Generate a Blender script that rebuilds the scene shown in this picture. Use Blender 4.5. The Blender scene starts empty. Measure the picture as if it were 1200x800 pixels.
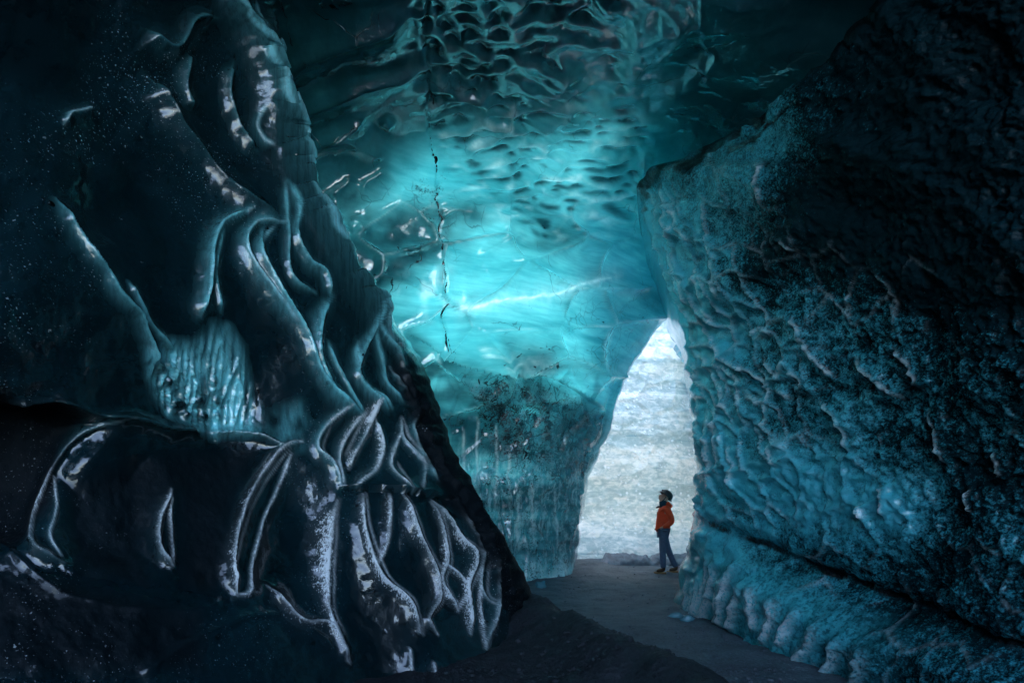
import bpy, bmesh, math, random
import numpy as np
from mathutils import Vector

random.seed(7)
rng = np.random.default_rng(7)
SC = bpy.context.scene
COL = SC.collection
F, CX, HY, CAMZ = 667.0, 600.0, 590.0, 1.5      # focal length, principal column, horizon row (photo pixels), eye height


# ------------------------------------------------------------------ helpers
def unproj(U, V, Y):
    return np.stack([(U - CX) / F * Y, Y + 0 * U, CAMZ + (HY - V) / F * Y], -1)


def pt(u, v, y):
    return Vector(((u - CX) / F * y, y, CAMZ + (HY - v) / F * y))


def _hash(ix, iy, s):
    h = (ix.astype(np.int64) * 374761393 + iy.astype(np.int64) * 668265263 + s * 974634777) & 0xFFFFFFFF
    h = ((h ^ (h >> 13)) * 1274126177) & 0xFFFFFFFF
    h = ((h ^ (h >> 16)) * 2246822519) & 0xFFFFFFFF
    return ((h ^ (h >> 15)) & 0xFFFFFF) / float(0x1000000)


def vnoise(x, y, s=0):
    ix, iy = np.floor(x), np.floor(y)
    fx, fy = x - ix, y - iy
    fx, fy = fx * fx * fx * (fx * (fx * 6 - 15) + 10), fy * fy * fy * (fy * (fy * 6 - 15) + 10)
    a, b = _hash(ix, iy, s), _hash(ix + 1, iy, s)
    c, d = _hash(ix, iy + 1, s), _hash(ix + 1, iy + 1, s)
    return (a + (b - a) * fx) * (1 - fy) + (c + (d - c) * fx) * fy - 0.5


def fbm(x, y, s=0, o=4, g=0.5):
    t, a = 0, 1.0
    for k in range(o):
        t = t + a * vnoise(x * 2 ** k + 17.3 * k, y * 2 ** k - 9.1 * k, s + k)
        a *= g
    return t


def worley(x, y, s=0, jit=0.85):
    """nearest and second nearest distance, offset to the nearest point, id"""
    ix, iy = np.floor(x), np.floor(y)
    f1 = np.full(x.shape, 9.0); f2 = f1.copy(); dx1 = f1 * 0; dy1 = f1 * 0; idn = f1 * 0
    for i in (-1, 0, 1):
        for j in (-1, 0, 1):
            cx, cy = ix + i, iy + j
            px = cx + 0.5 + jit * (_hash(cx, cy, s) - 0.5)
            py = cy + 0.5 + jit * (_hash(cx, cy, s + 91) - 0.5)
            dx, dy = x - px, y - py
            d = np.hypot(dx, dy)
            n = d < f1
            f2 = np.where(n, f1, np.minimum(f2, d))
            dx1 = np.where(n, dx, dx1); dy1 = np.where(n, dy, dy1)
            idn = np.where(n, _hash(cx, cy, s + 53), idn)
            f1 = np.where(n, d, f1)
    return f1, f2, dx1, dy1, idn


def soft_worley(x, y, s=0, jit=0.9, k=11.0):
    ix, iy = np.floor(x), np.floor(y); acc = 0
    for i in (-2, -1, 0, 1, 2):
        for j in (-2, -1, 0, 1, 2):
            cx, cy = ix + i, iy + j
            r = .75 + .5 * _hash(cx, cy, s + 29)
            d = np.hypot(x - cx - .5 - jit * (_hash(cx, cy, s) - .5), y - cy - .5 - jit * (_hash(cx, cy, s + 91) - .5)) / r
            acc = acc + np.exp(-k * d)
    return -np.log(acc + 1e-12) / k


def sst(a, b, x):
    t = np.clip((x - a) / (b - a), 0, 1)
    return t * t * (3 - 2 * t)


def line_dist(U, V, poly, reach):
    """distance, signed side and arc position (0..1) of every grid point to a polyline"""
    poly = smooth_poly(poly)
    D = np.full(U.shape, 1e3); S = np.zeros(U.shape); T = np.zeros(U.shape)
    xs, ys = poly[:, 0], poly[:, 1]
    m = (U > xs.min() - reach) & (U < xs.max() + reach) & (V > ys.min() - reach) & (V < ys.max() + reach)
    if not m.any():
        return D, S, T
    u, v = U[m], V[m]
    seg = np.hypot(np.diff(xs), np.diff(ys)); L = max(seg.sum(), 1e-6); acc = 0.0
    d0 = np.full(u.shape, 1e3); s0 = np.zeros(u.shape); t0 = np.zeros(u.shape)
    for k in range(len(poly) - 1):
        ax, ay, bx, by = xs[k], ys[k], xs[k + 1], ys[k + 1]
        ex, ey = bx - ax, by - ay
        q = np.clip(((u - ax) * ex + (v - ay) * ey) / max(ex * ex + ey * ey, 1e-9), 0, 1)
        dx, dy = u - ax - q * ex, v - ay - q * ey
        d = np.hypot(dx, dy)
        n = d < d0
        d0 = np.where(n, d, d0)
        s0 = np.where(n, np.sign(ex * dy - ey * dx), s0)
        t0 = np.where(n, (acc + q * seg[k]) / L, t0)
        acc += seg[k]
    D[m], S[m], T[m] = d0, s0, t0
    return D, S, T


def smooth_poly(poly, n=5):
    P = np.array(poly, float)
    if len(P) < 3:
        return P
    Q = np.vstack([2 * P[0] - P[1], P, 2 * P[-1] - P[-2]])
    out = []
    for i in range(1, len(Q) - 2):
        for t in np.linspace(0, 1, n, endpoint=False):
            a, b, c, d = Q[i - 1], Q[i], Q[i + 1], Q[i + 2]
            out.append(0.5 * (2 * b + (c - a) * t + (2 * a - 5 * b + 4 * c - d) * t * t + (3 * b - a - 3 * c + d) * t ** 3))
    out.append(P[-1])
    return np.array(out)


def in_poly(U, V, poly):
    c = np.zeros(U.shape, bool)
    n = len(poly)
    for i in range(n):
        x1, y1 = poly[i]; x2, y2 = poly[(i + 1) % n]
        if y1 == y2:
            continue
        k = ((y1 > V) != (y2 > V)) & (U < (x2 - x1) * (V - y1) / (y2 - y1) + x1)
        c ^= k
    return c


def soft_poly(U, V, poly, w):
    D, _, _ = line_dist_raw(U, V, list(poly) + [poly[0]])
    return sst(-w, w, np.where(in_poly(U, V, poly), D, -D))


def line_dist_raw(U, V, poly):
    d0 = np.full(U.shape, 1e3)
    for k in range(len(poly) - 1):
        (ax, ay), (bx, by) = poly[k], poly[k + 1]
        ex, ey = bx - ax, by - ay
        q = np.clip(((U - ax) * ex + (V - ay) * ey) / max(ex * ex + ey * ey, 1e-9), 0, 1)
        d0 = np.minimum(d0, np.hypot(U - ax - q * ex, V - ay - q * ey))
    return d0, None, None


def rbf(ctrl):
    """thin-plate spline through (u, v, value)"""
    C = np.array(ctrl, float)
    p = C[:, :2] / 300.0; n = len(p)

    def ker(r2):
        return 0.5 * r2 * np.log(r2 + 1e-9)
    K = ker(((p[:, None] - p[None]) ** 2).sum(-1)) + 2e-3 * np.eye(n)
    Pm = np.hstack([np.ones((n, 1)), p])
    A = np.block([[K, Pm], [Pm.T, np.zeros((3, 3))]])
    w = np.linalg.solve(A, np.concatenate([C[:, 2], np.zeros(3)]))

    def f(U, V):
        q = np.stack([U, V], -1) / 300.0
        o = w[n] + w[n + 1] * q[..., 0] + w[n + 2] * q[..., 1]
        for i in range(n):
            o = o + w[i] * ker((q[..., 0] - p[i, 0]) ** 2 + (q[..., 1] - p[i, 1]) ** 2)
        return o
    return f


def interp(tab, x):
    t = np.array(tab, float)
    return np.interp(x, t[:, 0], t[:, 1])


def normals(P):
    du = np.gradient(P, axis=1); dv = np.gradient(P, axis=0)
    N = np.cross(du, dv)
    return N / np.maximum(np.linalg.norm(N, axis=-1, keepdims=True), 1e-9)


def mesh_from_faces(name, V, Q, mat, attrs=None, parent=None, smooth=True):
    me = bpy.data.meshes.new(name)
    used = np.unique(Q)
    remap = np.zeros(len(V), np.int64); remap[used] = np.arange(len(used))
    V2 = V[used]; Q2 = remap[Q]
    k = Q.shape[1]
    me.vertices.add(len(V2)); me.vertices.foreach_set('co', V2.astype(np.float32).ravel())
    me.loops.add(Q2.size); me.loops.foreach_set('vertex_index', Q2.astype(np.int32).ravel())
    me.polygons.add(len(Q2))
    me.polygons.foreach_set('loop_start', (np.arange(len(Q2)) * k).astype(np.int32))
    me.polygons.foreach_set('loop_total', np.full(len(Q2), k, np.int32))
    me.polygons.foreach_set('use_smooth', np.full(len(Q2), smooth))
    me.update(calc_edges=True)
    me.validate()
    for an, av in (attrs or {}).items():
        a = me.attributes.new(an, 'FLOAT', 'POINT')
        a.data.foreach_set('value', av[used].astype(np.float32))
    me.materials.append(mat)
    o = bpy.data.objects.new(name, me)
    COL.objects.link(o)
    if parent:
        o.parent = parent
    return o


def quads(n, m, off=0):
    i = np.arange(n * m).reshape(n, m) + off
    return np.stack([i[:-1, :-1], i[1:, :-1], i[1:, 1:], i[:-1, 1:]], -1).reshape(-1, 4)


def tag(o, label=None, cat=None, group=None, kind=None):
    if label: o['label'] = label
    if cat: o['category'] = cat
    if group: o['group'] = group
    if kind: o['kind'] = kind
    return o


def empty(name, loc):
    o = bpy.data.objects.new(name, None)
    COL.objects.link(o); o.location = loc; o.empty_display_size = 0.2
    return o


# ------------------------------------------------------------------ materials
class NT:
    def __init__(self, name):
        self.m = bpy.data.materials.new(name); self.m.use_nodes = True
        self.t = self.m.node_tree; self.t.nodes.clear()
        self.out = self.t.nodes.new('ShaderNodeOutputMaterial')
        self.co = self.n('ShaderNodeTexCoord').outputs['Object']

    def n(self, typ, **kw):
        nd = self.t.nodes.new(typ)
        for k, v in kw.items():
            setattr(nd, k, v)
        return nd

    def link(self, a, b):
        self.t.links.new(a, b)

    def put(self, sock, v):
        if isinstance(v, bpy.types.NodeSocket):
            self.link(v, sock)
        elif isinstance(v, (tuple, list)) and len(v) == 3 and sock.type == 'RGBA':
            sock.default_value = (*v, 1)
        else:
            sock.default_value = v

    def math(self, op, a, b=None, c=None, clamp=False):
        nd = self.n('ShaderNodeMath', operation=op, use_clamp=clamp)
        for i, v in enumerate((a, b, c)):
            if v is not None:
                self.put(nd.inputs[i], v)
        return nd.outputs[0]

    def mapping(self, scale=(1, 1, 1), rot=(0, 0, 0), src=None):
        nd = self.n('ShaderNodeMapping')
        self.link(src or self.co, nd.inputs['Vector'])
        nd.inputs['Scale'].default_value = scale; nd.inputs['Rotation'].default_value = rot
        return nd.outputs[0]

    def noise(self, scale, detail=4, rough=0.55, vec=None, dist=0.0):
        nd = self.n('ShaderNodeTexNoise')
        self.link(vec or self.co, nd.inputs['Vector'])
        nd.inputs['Scale'].default_value = scale; nd.inputs['Detail'].default_value = detail
        nd.inputs['Roughness'].default_value = rough; nd.inputs['Distortion'].default_value = dist
        return nd.outputs['Fac']

    def voronoi(self, scale, feature='F1', vec=None, out='Distance', rand=1.0):
        nd = self.n('ShaderNodeTexVoronoi', feature=feature)
        self.link(vec or self.co, nd.inputs['Vector'])
        nd.inputs['Scale'].default_value = scale
        nd.inputs['Randomness'].default_value = rand
        return nd.outputs[out]

    def ramp(self, fac, a, b, lo=0.0, hi=1.0):
        nd = self.n('ShaderNodeMapRange', interpolation_type='SMOOTHSTEP')
        self.put(nd.inputs['Value'], fac)
        nd.inputs['From Min'].default_value = a; nd.inputs['From Max'].default_value = b
        nd.inputs['To Min'].default_value = lo; nd.inputs['To Max'].default_value = hi
        return nd.outputs['Result']

    def mix(self, fac, a, b):
        nd = self.n('ShaderNodeMix', data_type='RGBA')
        self.put(nd.inputs[0], fac); self.put(nd.inputs[6], a); self.put(nd.inputs[7], b)
        return nd.outputs[2]

    def attr(self, name):
        return self.n('ShaderNodeAttribute', attribute_name=name).outputs['Fac']

    def bump(self, h, dist, strength=1.0, normal=None):
        nd = self.n('ShaderNodeBump')
        self.put(nd.inputs['Height'], h)
        nd.inputs['Distance'].default_value = dist; nd.inputs['Strength'].default_value = strength
        if normal: self.link(normal, nd.inputs['Normal'])
        return nd.outputs[0]

    def bsdf(self, col, rough, normal=None, spec=0.5, coat=0.0, metallic=0.0, ior=1.31, coat_normal=None, coat_ior=1.5, coat_rough=0.06):
        nd = self.n('ShaderNodeBsdfPrincipled')
        self.put(nd.inputs['Base Color'], col); self.put(nd.inputs['Roughness'], rough)
        nd.inputs['IOR'].default_value = ior
        self.put(nd.inputs['Specular IOR Level'], spec)
        nd.inputs['Metallic'].default_value = metallic
        self.put(nd.inputs['Coat Weight'], coat); self.put(nd.inputs['Coat Roughness'], coat_rough); nd.inputs['Coat IOR'].default_value = coat_ior
        if coat_normal: self.link(coat_normal, nd.inputs['Coat Normal'])
        if normal:
            self.link(normal, nd.inputs['Normal'])
        return nd.outputs[0]

    def translucent(self, col, normal=None):
        nd = self.n('ShaderNodeBsdfTranslucent')
        self.put(nd.inputs['Color'], col)
        if normal: self.link(normal, nd.inputs['Normal'])
        return nd.outputs[0]

    def shmix(self, fac, a, b):
        nd = self.n('ShaderNodeMixShader')
        self.put(nd.inputs[0], fac); self.link(a, nd.inputs[1]); self.link(b, nd.inputs[2])
        return nd.outputs[0]

    def done(self, sh):
        self.link(sh, self.out.inputs['Surface'])
        return self.m


def simple_mat(name, col, rough=0.6, noise_scale=None, var=0.3, bump=None, spec=0.5):
    t = NT(name)
    c = col; nrm = None
    if noise_scale:
        f = t.noise(noise_scale, 4)
        c = t.mix(f, tuple(x * (1 - var) for x in col), tuple(min(1, x * (1 + var)) for x in col))
        if bump:
            nrm = t.bump(f, bump)
    return t.done(t.bsdf(c, rough, nrm, spec))


def mat_left():
    t = NT('ash_laden_wet_ice')
    frost, clear = t.attr('frost'), t.attr('clear')
    ash = t.noise(1.1, 5, 0.6)
    base = t.mix(t.ramp(ash, 0.35, 0.7), (0.002, 0.011, 0.015), (0.005, 0.027, 0.036))
    # clear blue ice between the ash, and highlights painted along the ribs
    streak = t.noise(28, 5, 0.65, t.mapping((1.0, 1.0, 0.10), (0.0, 0.30, 0)))
    cl = t.math('MULTIPLY', clear, t.ramp(streak, 0.34, 0.62, 0.55, 1.1), clamp=True)
    col = t.mix(cl, base, (0.26, 0.88, 0.95))
    # pits of black grit
    pit = t.math('MULTIPLY', t.ramp(t.voronoi(7), 0.16, 0.10), t.ramp(t.noise(2.3, 3), 0.54, 0.62))
    col = t.mix(pit, col, (0.002, 0.004, 0.005))
    col = t.mix(t.attr('dark_shade'), col, (0.002, 0.006, 0.009))  # shade painted black on the flank and in the hollows
    # frost grains
    grain = t.noise(95, 3, 0.75, t.mapping((1.0, 1.0, 0.42), (0, .12, 0)))
    g2 = t.noise(20, 4, 0.65)
    th = t.math('SUBTRACT', 0.72, t.math('MULTIPLY', frost, 0.38))
    fm = t.ramp(t.math('SUBTRACT', t.math('ADD', t.math('MULTIPLY', grain, 0.62), t.math('MULTIPLY', g2, 0.38)), th), -0.03, 0.09)
    fm = t.math('MULTIPLY', fm, t.ramp(frost, 0.02, 0.20))
    fm = t.math('MAXIMUM', fm, t.math('MULTIPLY', t.attr('crest'), t.ramp(t.noise(40, 4, 0.7), .28, .55, .25, 1.0)))
    fm = t.math('ADD', fm, t.math('MULTIPLY', t.math('MULTIPLY', frost, frost), 0.16), clamp=True)
    spk = t.math('MAXIMUM', t.ramp(t.noise(80, 2, 0.6), 0.66, 0.72), t.ramp(t.noise(34, 2, 0.6), 0.70, 0.74))
    clus = t.math('ADD', t.math('ADD', t.math('MULTIPLY', t.noise(1.1, 5, 0.65), 0.9), t.math('MULTIPLY', t.noise(6, 3, 0.6), 0.35)), t.math('MULTIPLY', t.attr('dots'), 0.16))
    dm = t.math('MULTIPLY', spk, t.ramp(clus, 0.62, 0.82))
    fm = t.math('MAXIMUM', fm, t.math('MULTIPLY', dm, 0.8))
    col = t.mix(fm, col, (0.86, 0.92, 0.95))
    hb = t.math('ADD', t.math('MULTIPLY', t.noise(26, 4, 0.6), 0.5), t.math('ADD', t.math('MULTIPLY', t.noise(6, 3), 0.8), t.math('MULTIPLY', fm, 0.25)))
    nrm = t.bump(hb, 0.022, 0.7)
    rough = t.math('ADD', t.math('MULTIPLY', fm, 0.5), t.math('ADD', t.ramp(t.noise(14, 4), 0.3, 0.7, 0.05, 0.16), t.math('MULTIPLY', t.attr('dark_shade'), 0.6)))
    sh = t.bsdf(col, rough, nrm, t.ramp(t.math('ADD', cl, t.math('MULTIPLY', fm, .5)), 0.0, 0.6, 0.16, 1.0), ior=1.45, coat=t.math('MULTIPLY', t.math('SUBTRACT', 1.0, fm), t.math('SUBTRACT', 1.0, t.attr('dark_shade'))), coat_normal=t.bump(t.noise(11, 3), .010, .5), coat_ior=1.6, coat_rough=t.ramp(t.noise(5, 4), .35, .65, .05, .16))
    sh = t.shmix(t.math('MULTIPLY', cl, 0.10), sh, t.translucent((0.10, 0.55, 0.66), nrm))
    return t.done(sh)


def mat_over():
    t = NT('glowing_blue_glacier_ice')
    crack, dirt, white, low = t.attr('crack'), t.attr('dirt'), t.attr('white'), t.attr('low')
    # tilted strata of clearer and bubblier ice
    w1 = t.noise(1.0, 5, 0.6, t.mapping((0.35, 0.35, 1.9), (0.10, 0.22, 0)), 0.6)
    w2 = t.noise(3.4, 4, 0.6, t.mapping((0.35, 0.35, 3.6), (0.12, 0.20, 0)), 0.15)
    cloud = t.math('ADD', t.math('MULTIPLY', w1, 0.65), t.math('MULTIPLY', w2, 0.35))
    k = t.ramp(cloud, 0.30, 0.70)
    col = t.mix(k, (0.028, 0.30, 0.35), (0.15, 0.60, 0.65))
    ash_shade = t.attr('ash_shade')
    col = t.mix(t.math('MULTIPLY', ash_shade, t.ramp(t.noise(2.2, 5, .6), .25, .6, .75, 1.0)), col, (0.012, 0.085, 0.105))  # darker tone: ash in places, elsewhere shade painted into the ice
    col = t.mix(t.math('MULTIPLY', white, t.ramp(t.noise(7, 3), 0.3, 0.65, 0.4, 1.0), clamp=True), col, (0.80, 0.95, 0.97))
    # hairline fractures
    wv = t.n('ShaderNodeVectorMath', operation='ADD')
    nz = t.n('ShaderNodeTexNoise'); t.link(t.co, nz.inputs['Vector']); nz.inputs['Scale'].default_value = 1.7; nz.inputs['Detail'].default_value = 4
    sc_ = t.n('ShaderNodeVectorMath', operation='SCALE'); t.link(nz.outputs['Color'], sc_.inputs[0]); sc_.inputs['Scale'].default_value = 0.55
    t.link(t.co, wv.inputs[0]); t.link(sc_.outputs[0], wv.inputs[1])
    e1 = t.voronoi(1.5, 'DISTANCE_TO_EDGE', wv.outputs[0])
    hair = t.math('MULTIPLY', t.ramp(e1, 0.012, 0.002), t.ramp(t.noise(1.3, 3), 0.50, 0.60))
    e2 = t.voronoi(4.2, 'DISTANCE_TO_EDGE', wv.outputs[0])
    hair2 = t.math('MULTIPLY', t.math('MULTIPLY', t.ramp(e2, 0.05, 0.012), t.ramp(t.noise(2.1, 3), 0.46, 0.60)), t.math('ADD', 0.0, dirt, clamp=True))
    grit = t.ramp(t.math('ADD', t.math('ADD', t.math('MULTIPLY', t.noise(5, 4, 0.6), 0.45), t.math('MULTIPLY', t.noise(30, 5, 0.75), 0.6)), t.math('MULTIPLY', dirt, 0.20)), 0.66, 0.84)
    grit = t.math('MULTIPLY', grit, t.ramp(dirt, 0.02, 0.25))
    bk = t.math('MAXIMUM', t.math('MAXIMUM', t.math('MULTIPLY', hair, 0.35), hair2), t.math('MAXIMUM', grit, t.ramp(t.math('ADD', crack, t.math('MULTIPLY', t.noise(24, 5, 0.75), 0.6)), 0.72, 1.0)))
    bk = t.math('MINIMUM', bk, 1.0)
    rimy = t.math('MULTIPLY', low, t.ramp(t.noise(7, 6, 0.70, t.mapping((1, 1, 0.45)), 0.5), 0.46, 0.62))
    col = t.mix(t.math('MULTIPLY', rimy, 0.32), col, (0.55, 0.84, 0.88))
    col = t.mix(t.math('MULTIPLY', low, t.ramp(t.math('ADD', t.math('MULTIPLY', t.noise(36, 4, 0.7), .6), t.math('MULTIPLY', t.noise(4, 4, 0.7), .4)), 0.535, 0.60)), col, (0.010, 0.05, 0.065))
    col = t.mix(bk, col, (0.006, 0.014, 0.018))
    hb = t.math('ADD', t.math('MULTIPLY', t.noise(5, 4, 0.55), 0.7), t.math('MULTIPLY', t.math('MULTIPLY', t.noise(19, 4, 0.6), 0.6), t.math('ADD', low, 0.12)))
    hb = t.math('SUBTRACT', hb, t.math('MULTIPLY', bk, 0.25))
    nrm = t.bump(hb, 0.05, 0.55)
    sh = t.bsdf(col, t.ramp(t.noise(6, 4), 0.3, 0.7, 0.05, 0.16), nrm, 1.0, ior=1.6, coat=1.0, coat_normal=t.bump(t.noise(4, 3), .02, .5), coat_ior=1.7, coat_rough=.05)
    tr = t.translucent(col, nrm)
    return t.done(t.shmix(t.math('MULTIPLY', t.math('SUBTRACT', 1.0, bk), t.ramp(ash_shade, 0, 1, 0.20, 0.06)), sh, tr))


def mat_right():
    t = NT('pebbled_ash_blue_ice')
    clear, groove, foot = t.attr('clear'), t.attr('groove'), t.attr('foot')  # clear: clean ice plus brightening painted towards the opening
    peb = t.noise(26, 4, 0.65)
    big = t.noise(1.6, 5, 0.6)
    pebf = t.math('ADD', t.math('MULTIPLY', t.noise(58, 4, 0.7), 0.6), t.math('MULTIPLY', peb, 0.4))
    ash_pit_shade = t.math('ADD', t.math('ADD', t.math('MULTIPLY', t.math('SUBTRACT', 1.0, pebf), 1.25), t.math('MULTIPLY', big, 0.50)), t.math('MULTIPLY', clear, -0.42))
    ash = t.ramp(ash_pit_shade, 0.48, 0.92)  # ash kept to the pits, so lit bumps are painted in
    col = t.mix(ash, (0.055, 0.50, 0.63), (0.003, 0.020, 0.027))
    spk = t.math('MULTIPLY', t.ramp(t.noise(75, 3, 0.7), 0.66, 0.76), t.ramp(t.math('ADD', t.noise(2.2, 4, .6), t.math('MULTIPLY', clear, 0.12)), 0.48, 0.66))  # sparkles painted as pale specks
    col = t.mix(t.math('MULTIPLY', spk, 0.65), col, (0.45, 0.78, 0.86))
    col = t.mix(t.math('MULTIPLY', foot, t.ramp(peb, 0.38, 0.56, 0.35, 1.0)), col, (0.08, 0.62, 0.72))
    col = t.mix(t.math('MULTIPLY', t.attr('rime_glint'), t.ramp(t.noise(30, 4, 0.7), 0.34, 0.54), clamp=True), col, (0.75, 0.90, 0.94))  # rime on the flutes, painted glints on the ridge rims
    gk = t.ramp(t.math('ADD', groove, t.math('MULTIPLY', peb, 0.6)), 0.60, 0.95)
    col = t.mix(gk, col, (0.003, 0.007, 0.009))
    hb = t.math('ADD', t.math('MULTIPLY', pebf, 0.9), t.math('MULTIPLY', t.noise(7, 3), 1.2))
    nrm = t.bump(hb, 0.034, 0.75)
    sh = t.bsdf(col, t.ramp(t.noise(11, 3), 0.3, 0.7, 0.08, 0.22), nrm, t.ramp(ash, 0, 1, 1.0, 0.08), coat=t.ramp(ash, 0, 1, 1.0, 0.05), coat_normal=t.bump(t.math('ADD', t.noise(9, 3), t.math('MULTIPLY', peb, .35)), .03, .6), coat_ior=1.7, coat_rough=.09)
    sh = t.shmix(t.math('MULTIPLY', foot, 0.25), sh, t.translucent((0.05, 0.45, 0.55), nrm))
    return t.done(sh)


def mat_far():
    t = NT('bubbly_white_ice_strata')
    w = t.noise(1.5, 6, 0.62, t.mapping((0.14, 0.14, 1.1), (0, 0.05, 0)), 0.6)
    w2 = t.noise(5.5, 5, 0.6, t.mapping((0.8, 0.8, 1.3), (0, 0.03, 0)), 0.8)
    k = t.ramp(t.math('ADD', t.math('MULTIPLY', w, 0.6), t.math('MULTIPLY', w2, 0.4)), 0.40, 0.60)
    col = t.mix(k, (0.40, 0.50, 0.50), (0.92, 0.89, 0.84))
    thin = t.ramp(t.noise(9, 4, 0.6, t.mapping((0.06, 0.06, 1.6), (0, 0.05, 0))), 0.62, 0.72)
    col = t.mix(t.math('MULTIPLY', thin, 0.65), col, (0.14, 0.29, 0.34))
    gl = t.math('MULTIPLY', t.ramp(t.voronoi(6.5), 0.34, 0.16), t.ramp(t.noise(1.4, 3), 0.44, 0.56))  # glints painted as white spots
    col = t.mix(t.math('MULTIPLY', gl, 0.8), col, (0.92, 0.95, 0.96))
    hb = t.math('ADD', t.math('MULTIPLY', t.noise(7, 5, 0.6), 1.0), t.math('MULTIPLY', gl, 0.5))
    nrm = t.bump(hb, 0.07, 0.8)
    return t.done(t.shmix(0.062, t.bsdf(col, 0.4, nrm, 0.4), t.translucent(col, nrm)))


def mat_gravel(name, dark, lite):
    t = NT(name)
    f = t.noise(38, 5, 0.7); g = t.noise(2.2, 4)
    col = t.mix(t.ramp(t.math('ADD', t.math('MULTIPLY', f, 0.7), t.math('MULTIPLY', g, 0.3)), 0.36, 0.64), dark, lite)
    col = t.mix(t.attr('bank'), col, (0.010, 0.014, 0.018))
    h = t.math('ADD', t.math('MULTIPLY', t.noise(46, 5, 0.7), 0.6), t.math('MULTIPLY', t.voronoi(22), 0.5))
    nrm = t.bump(h, 0.03, 0.8)
    return t.done(t.bsdf(col, t.ramp(f, 0.3, 0.7, 0.45, 0.8), nrm, 0.4))


def mat_skin(a=(.55, .90, .93), b=(.80, .97, .98), name='thin_bubbly_upper_ice'):
    t = NT(name)
    c = t.mix(t.noise(.9, 4), a, b)
    return t.done(t.shmix(.92, t.bsdf(c, .4), t.translucent(c)))


M_SKIN = mat_skin()
M_SNOW = mat_skin((.86, .90, .91), (.95, .96, .96), 'snowy_upper_ice')
M_LEFT, M_OVER, M_RIGHT, M_FAR = mat_left(), mat_over(), mat_right(), mat_far()
M_GRAVEL = mat_gravel('black_basalt_gravel', (0.038, 0.050, 0.066), (0.145, 0.175, 0.21))
M_BODY = simple_mat('unseen_hull_ice', (0.010, 0.022, 0.028), 0.6, 1.2)
M_BOUNCE = simple_mat('pale_bounce_ice', (0.82, 0.86, 0.86), 0.35, 1.5, 0.2, 0.05)  # only for the added slab that bounces light


# ------------------------------------------------------------------ left wall: dark wet ice with braided ribs
SIL_L = [(-300, 285), (0, 318), (60, 322), (110, 335), (175, 347), (215, 358), (250, 372), (290, 395), (330, 420), (355, 440), (380, 462),
         (400, 480), (430, 497), (470, 510), (530, 533), (580, 560), (620, 584), (660, 606), (700, 628), (725, 644), (750, 668), (800, 700), (1000, 760)]
DEP_L = [(-300, -300, 2.6), (0, -300, 2.9), (300, -300, 3.9), (-300, 0, 2.7), (0, 0, 3.4), (160, 0, 4.0), (300, 0, 4.7), (310, 150, 4.9), (60, 200, 3.5), (200, 200, 4.3),
         (330, 250, 4.9), (-300, 400, 2.4), (0, 400, 3.1), (120, 400, 3.6), (250, 400, 4.3), (400, 400, 5.2), (470, 420, 5.8), (0, 520, 3.35), (150, 560, 3.75),
         (100, 640, 3.4), (250, 520, 4.4), (300, 600, 4.25), (400, 560, 4.9), (400, 680, 4.6), (480, 600, 5.05), (540, 560, 5.7), (560, 640, 5.6), (480, 720, 4.75),
         (560, 740, 5.2), (600, 680, 5.9), (640, 725, 6.3), (0, 800, 2.8), (200, 760, 3.45), (350, 790, 4.0), (450, 790, 4.5), (600, 800, 4.9), (-300, 800, 2.2),
         (0, 1000, 2.3), (300, 1000, 2.9), (600, 1000, 3.5)]

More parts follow.
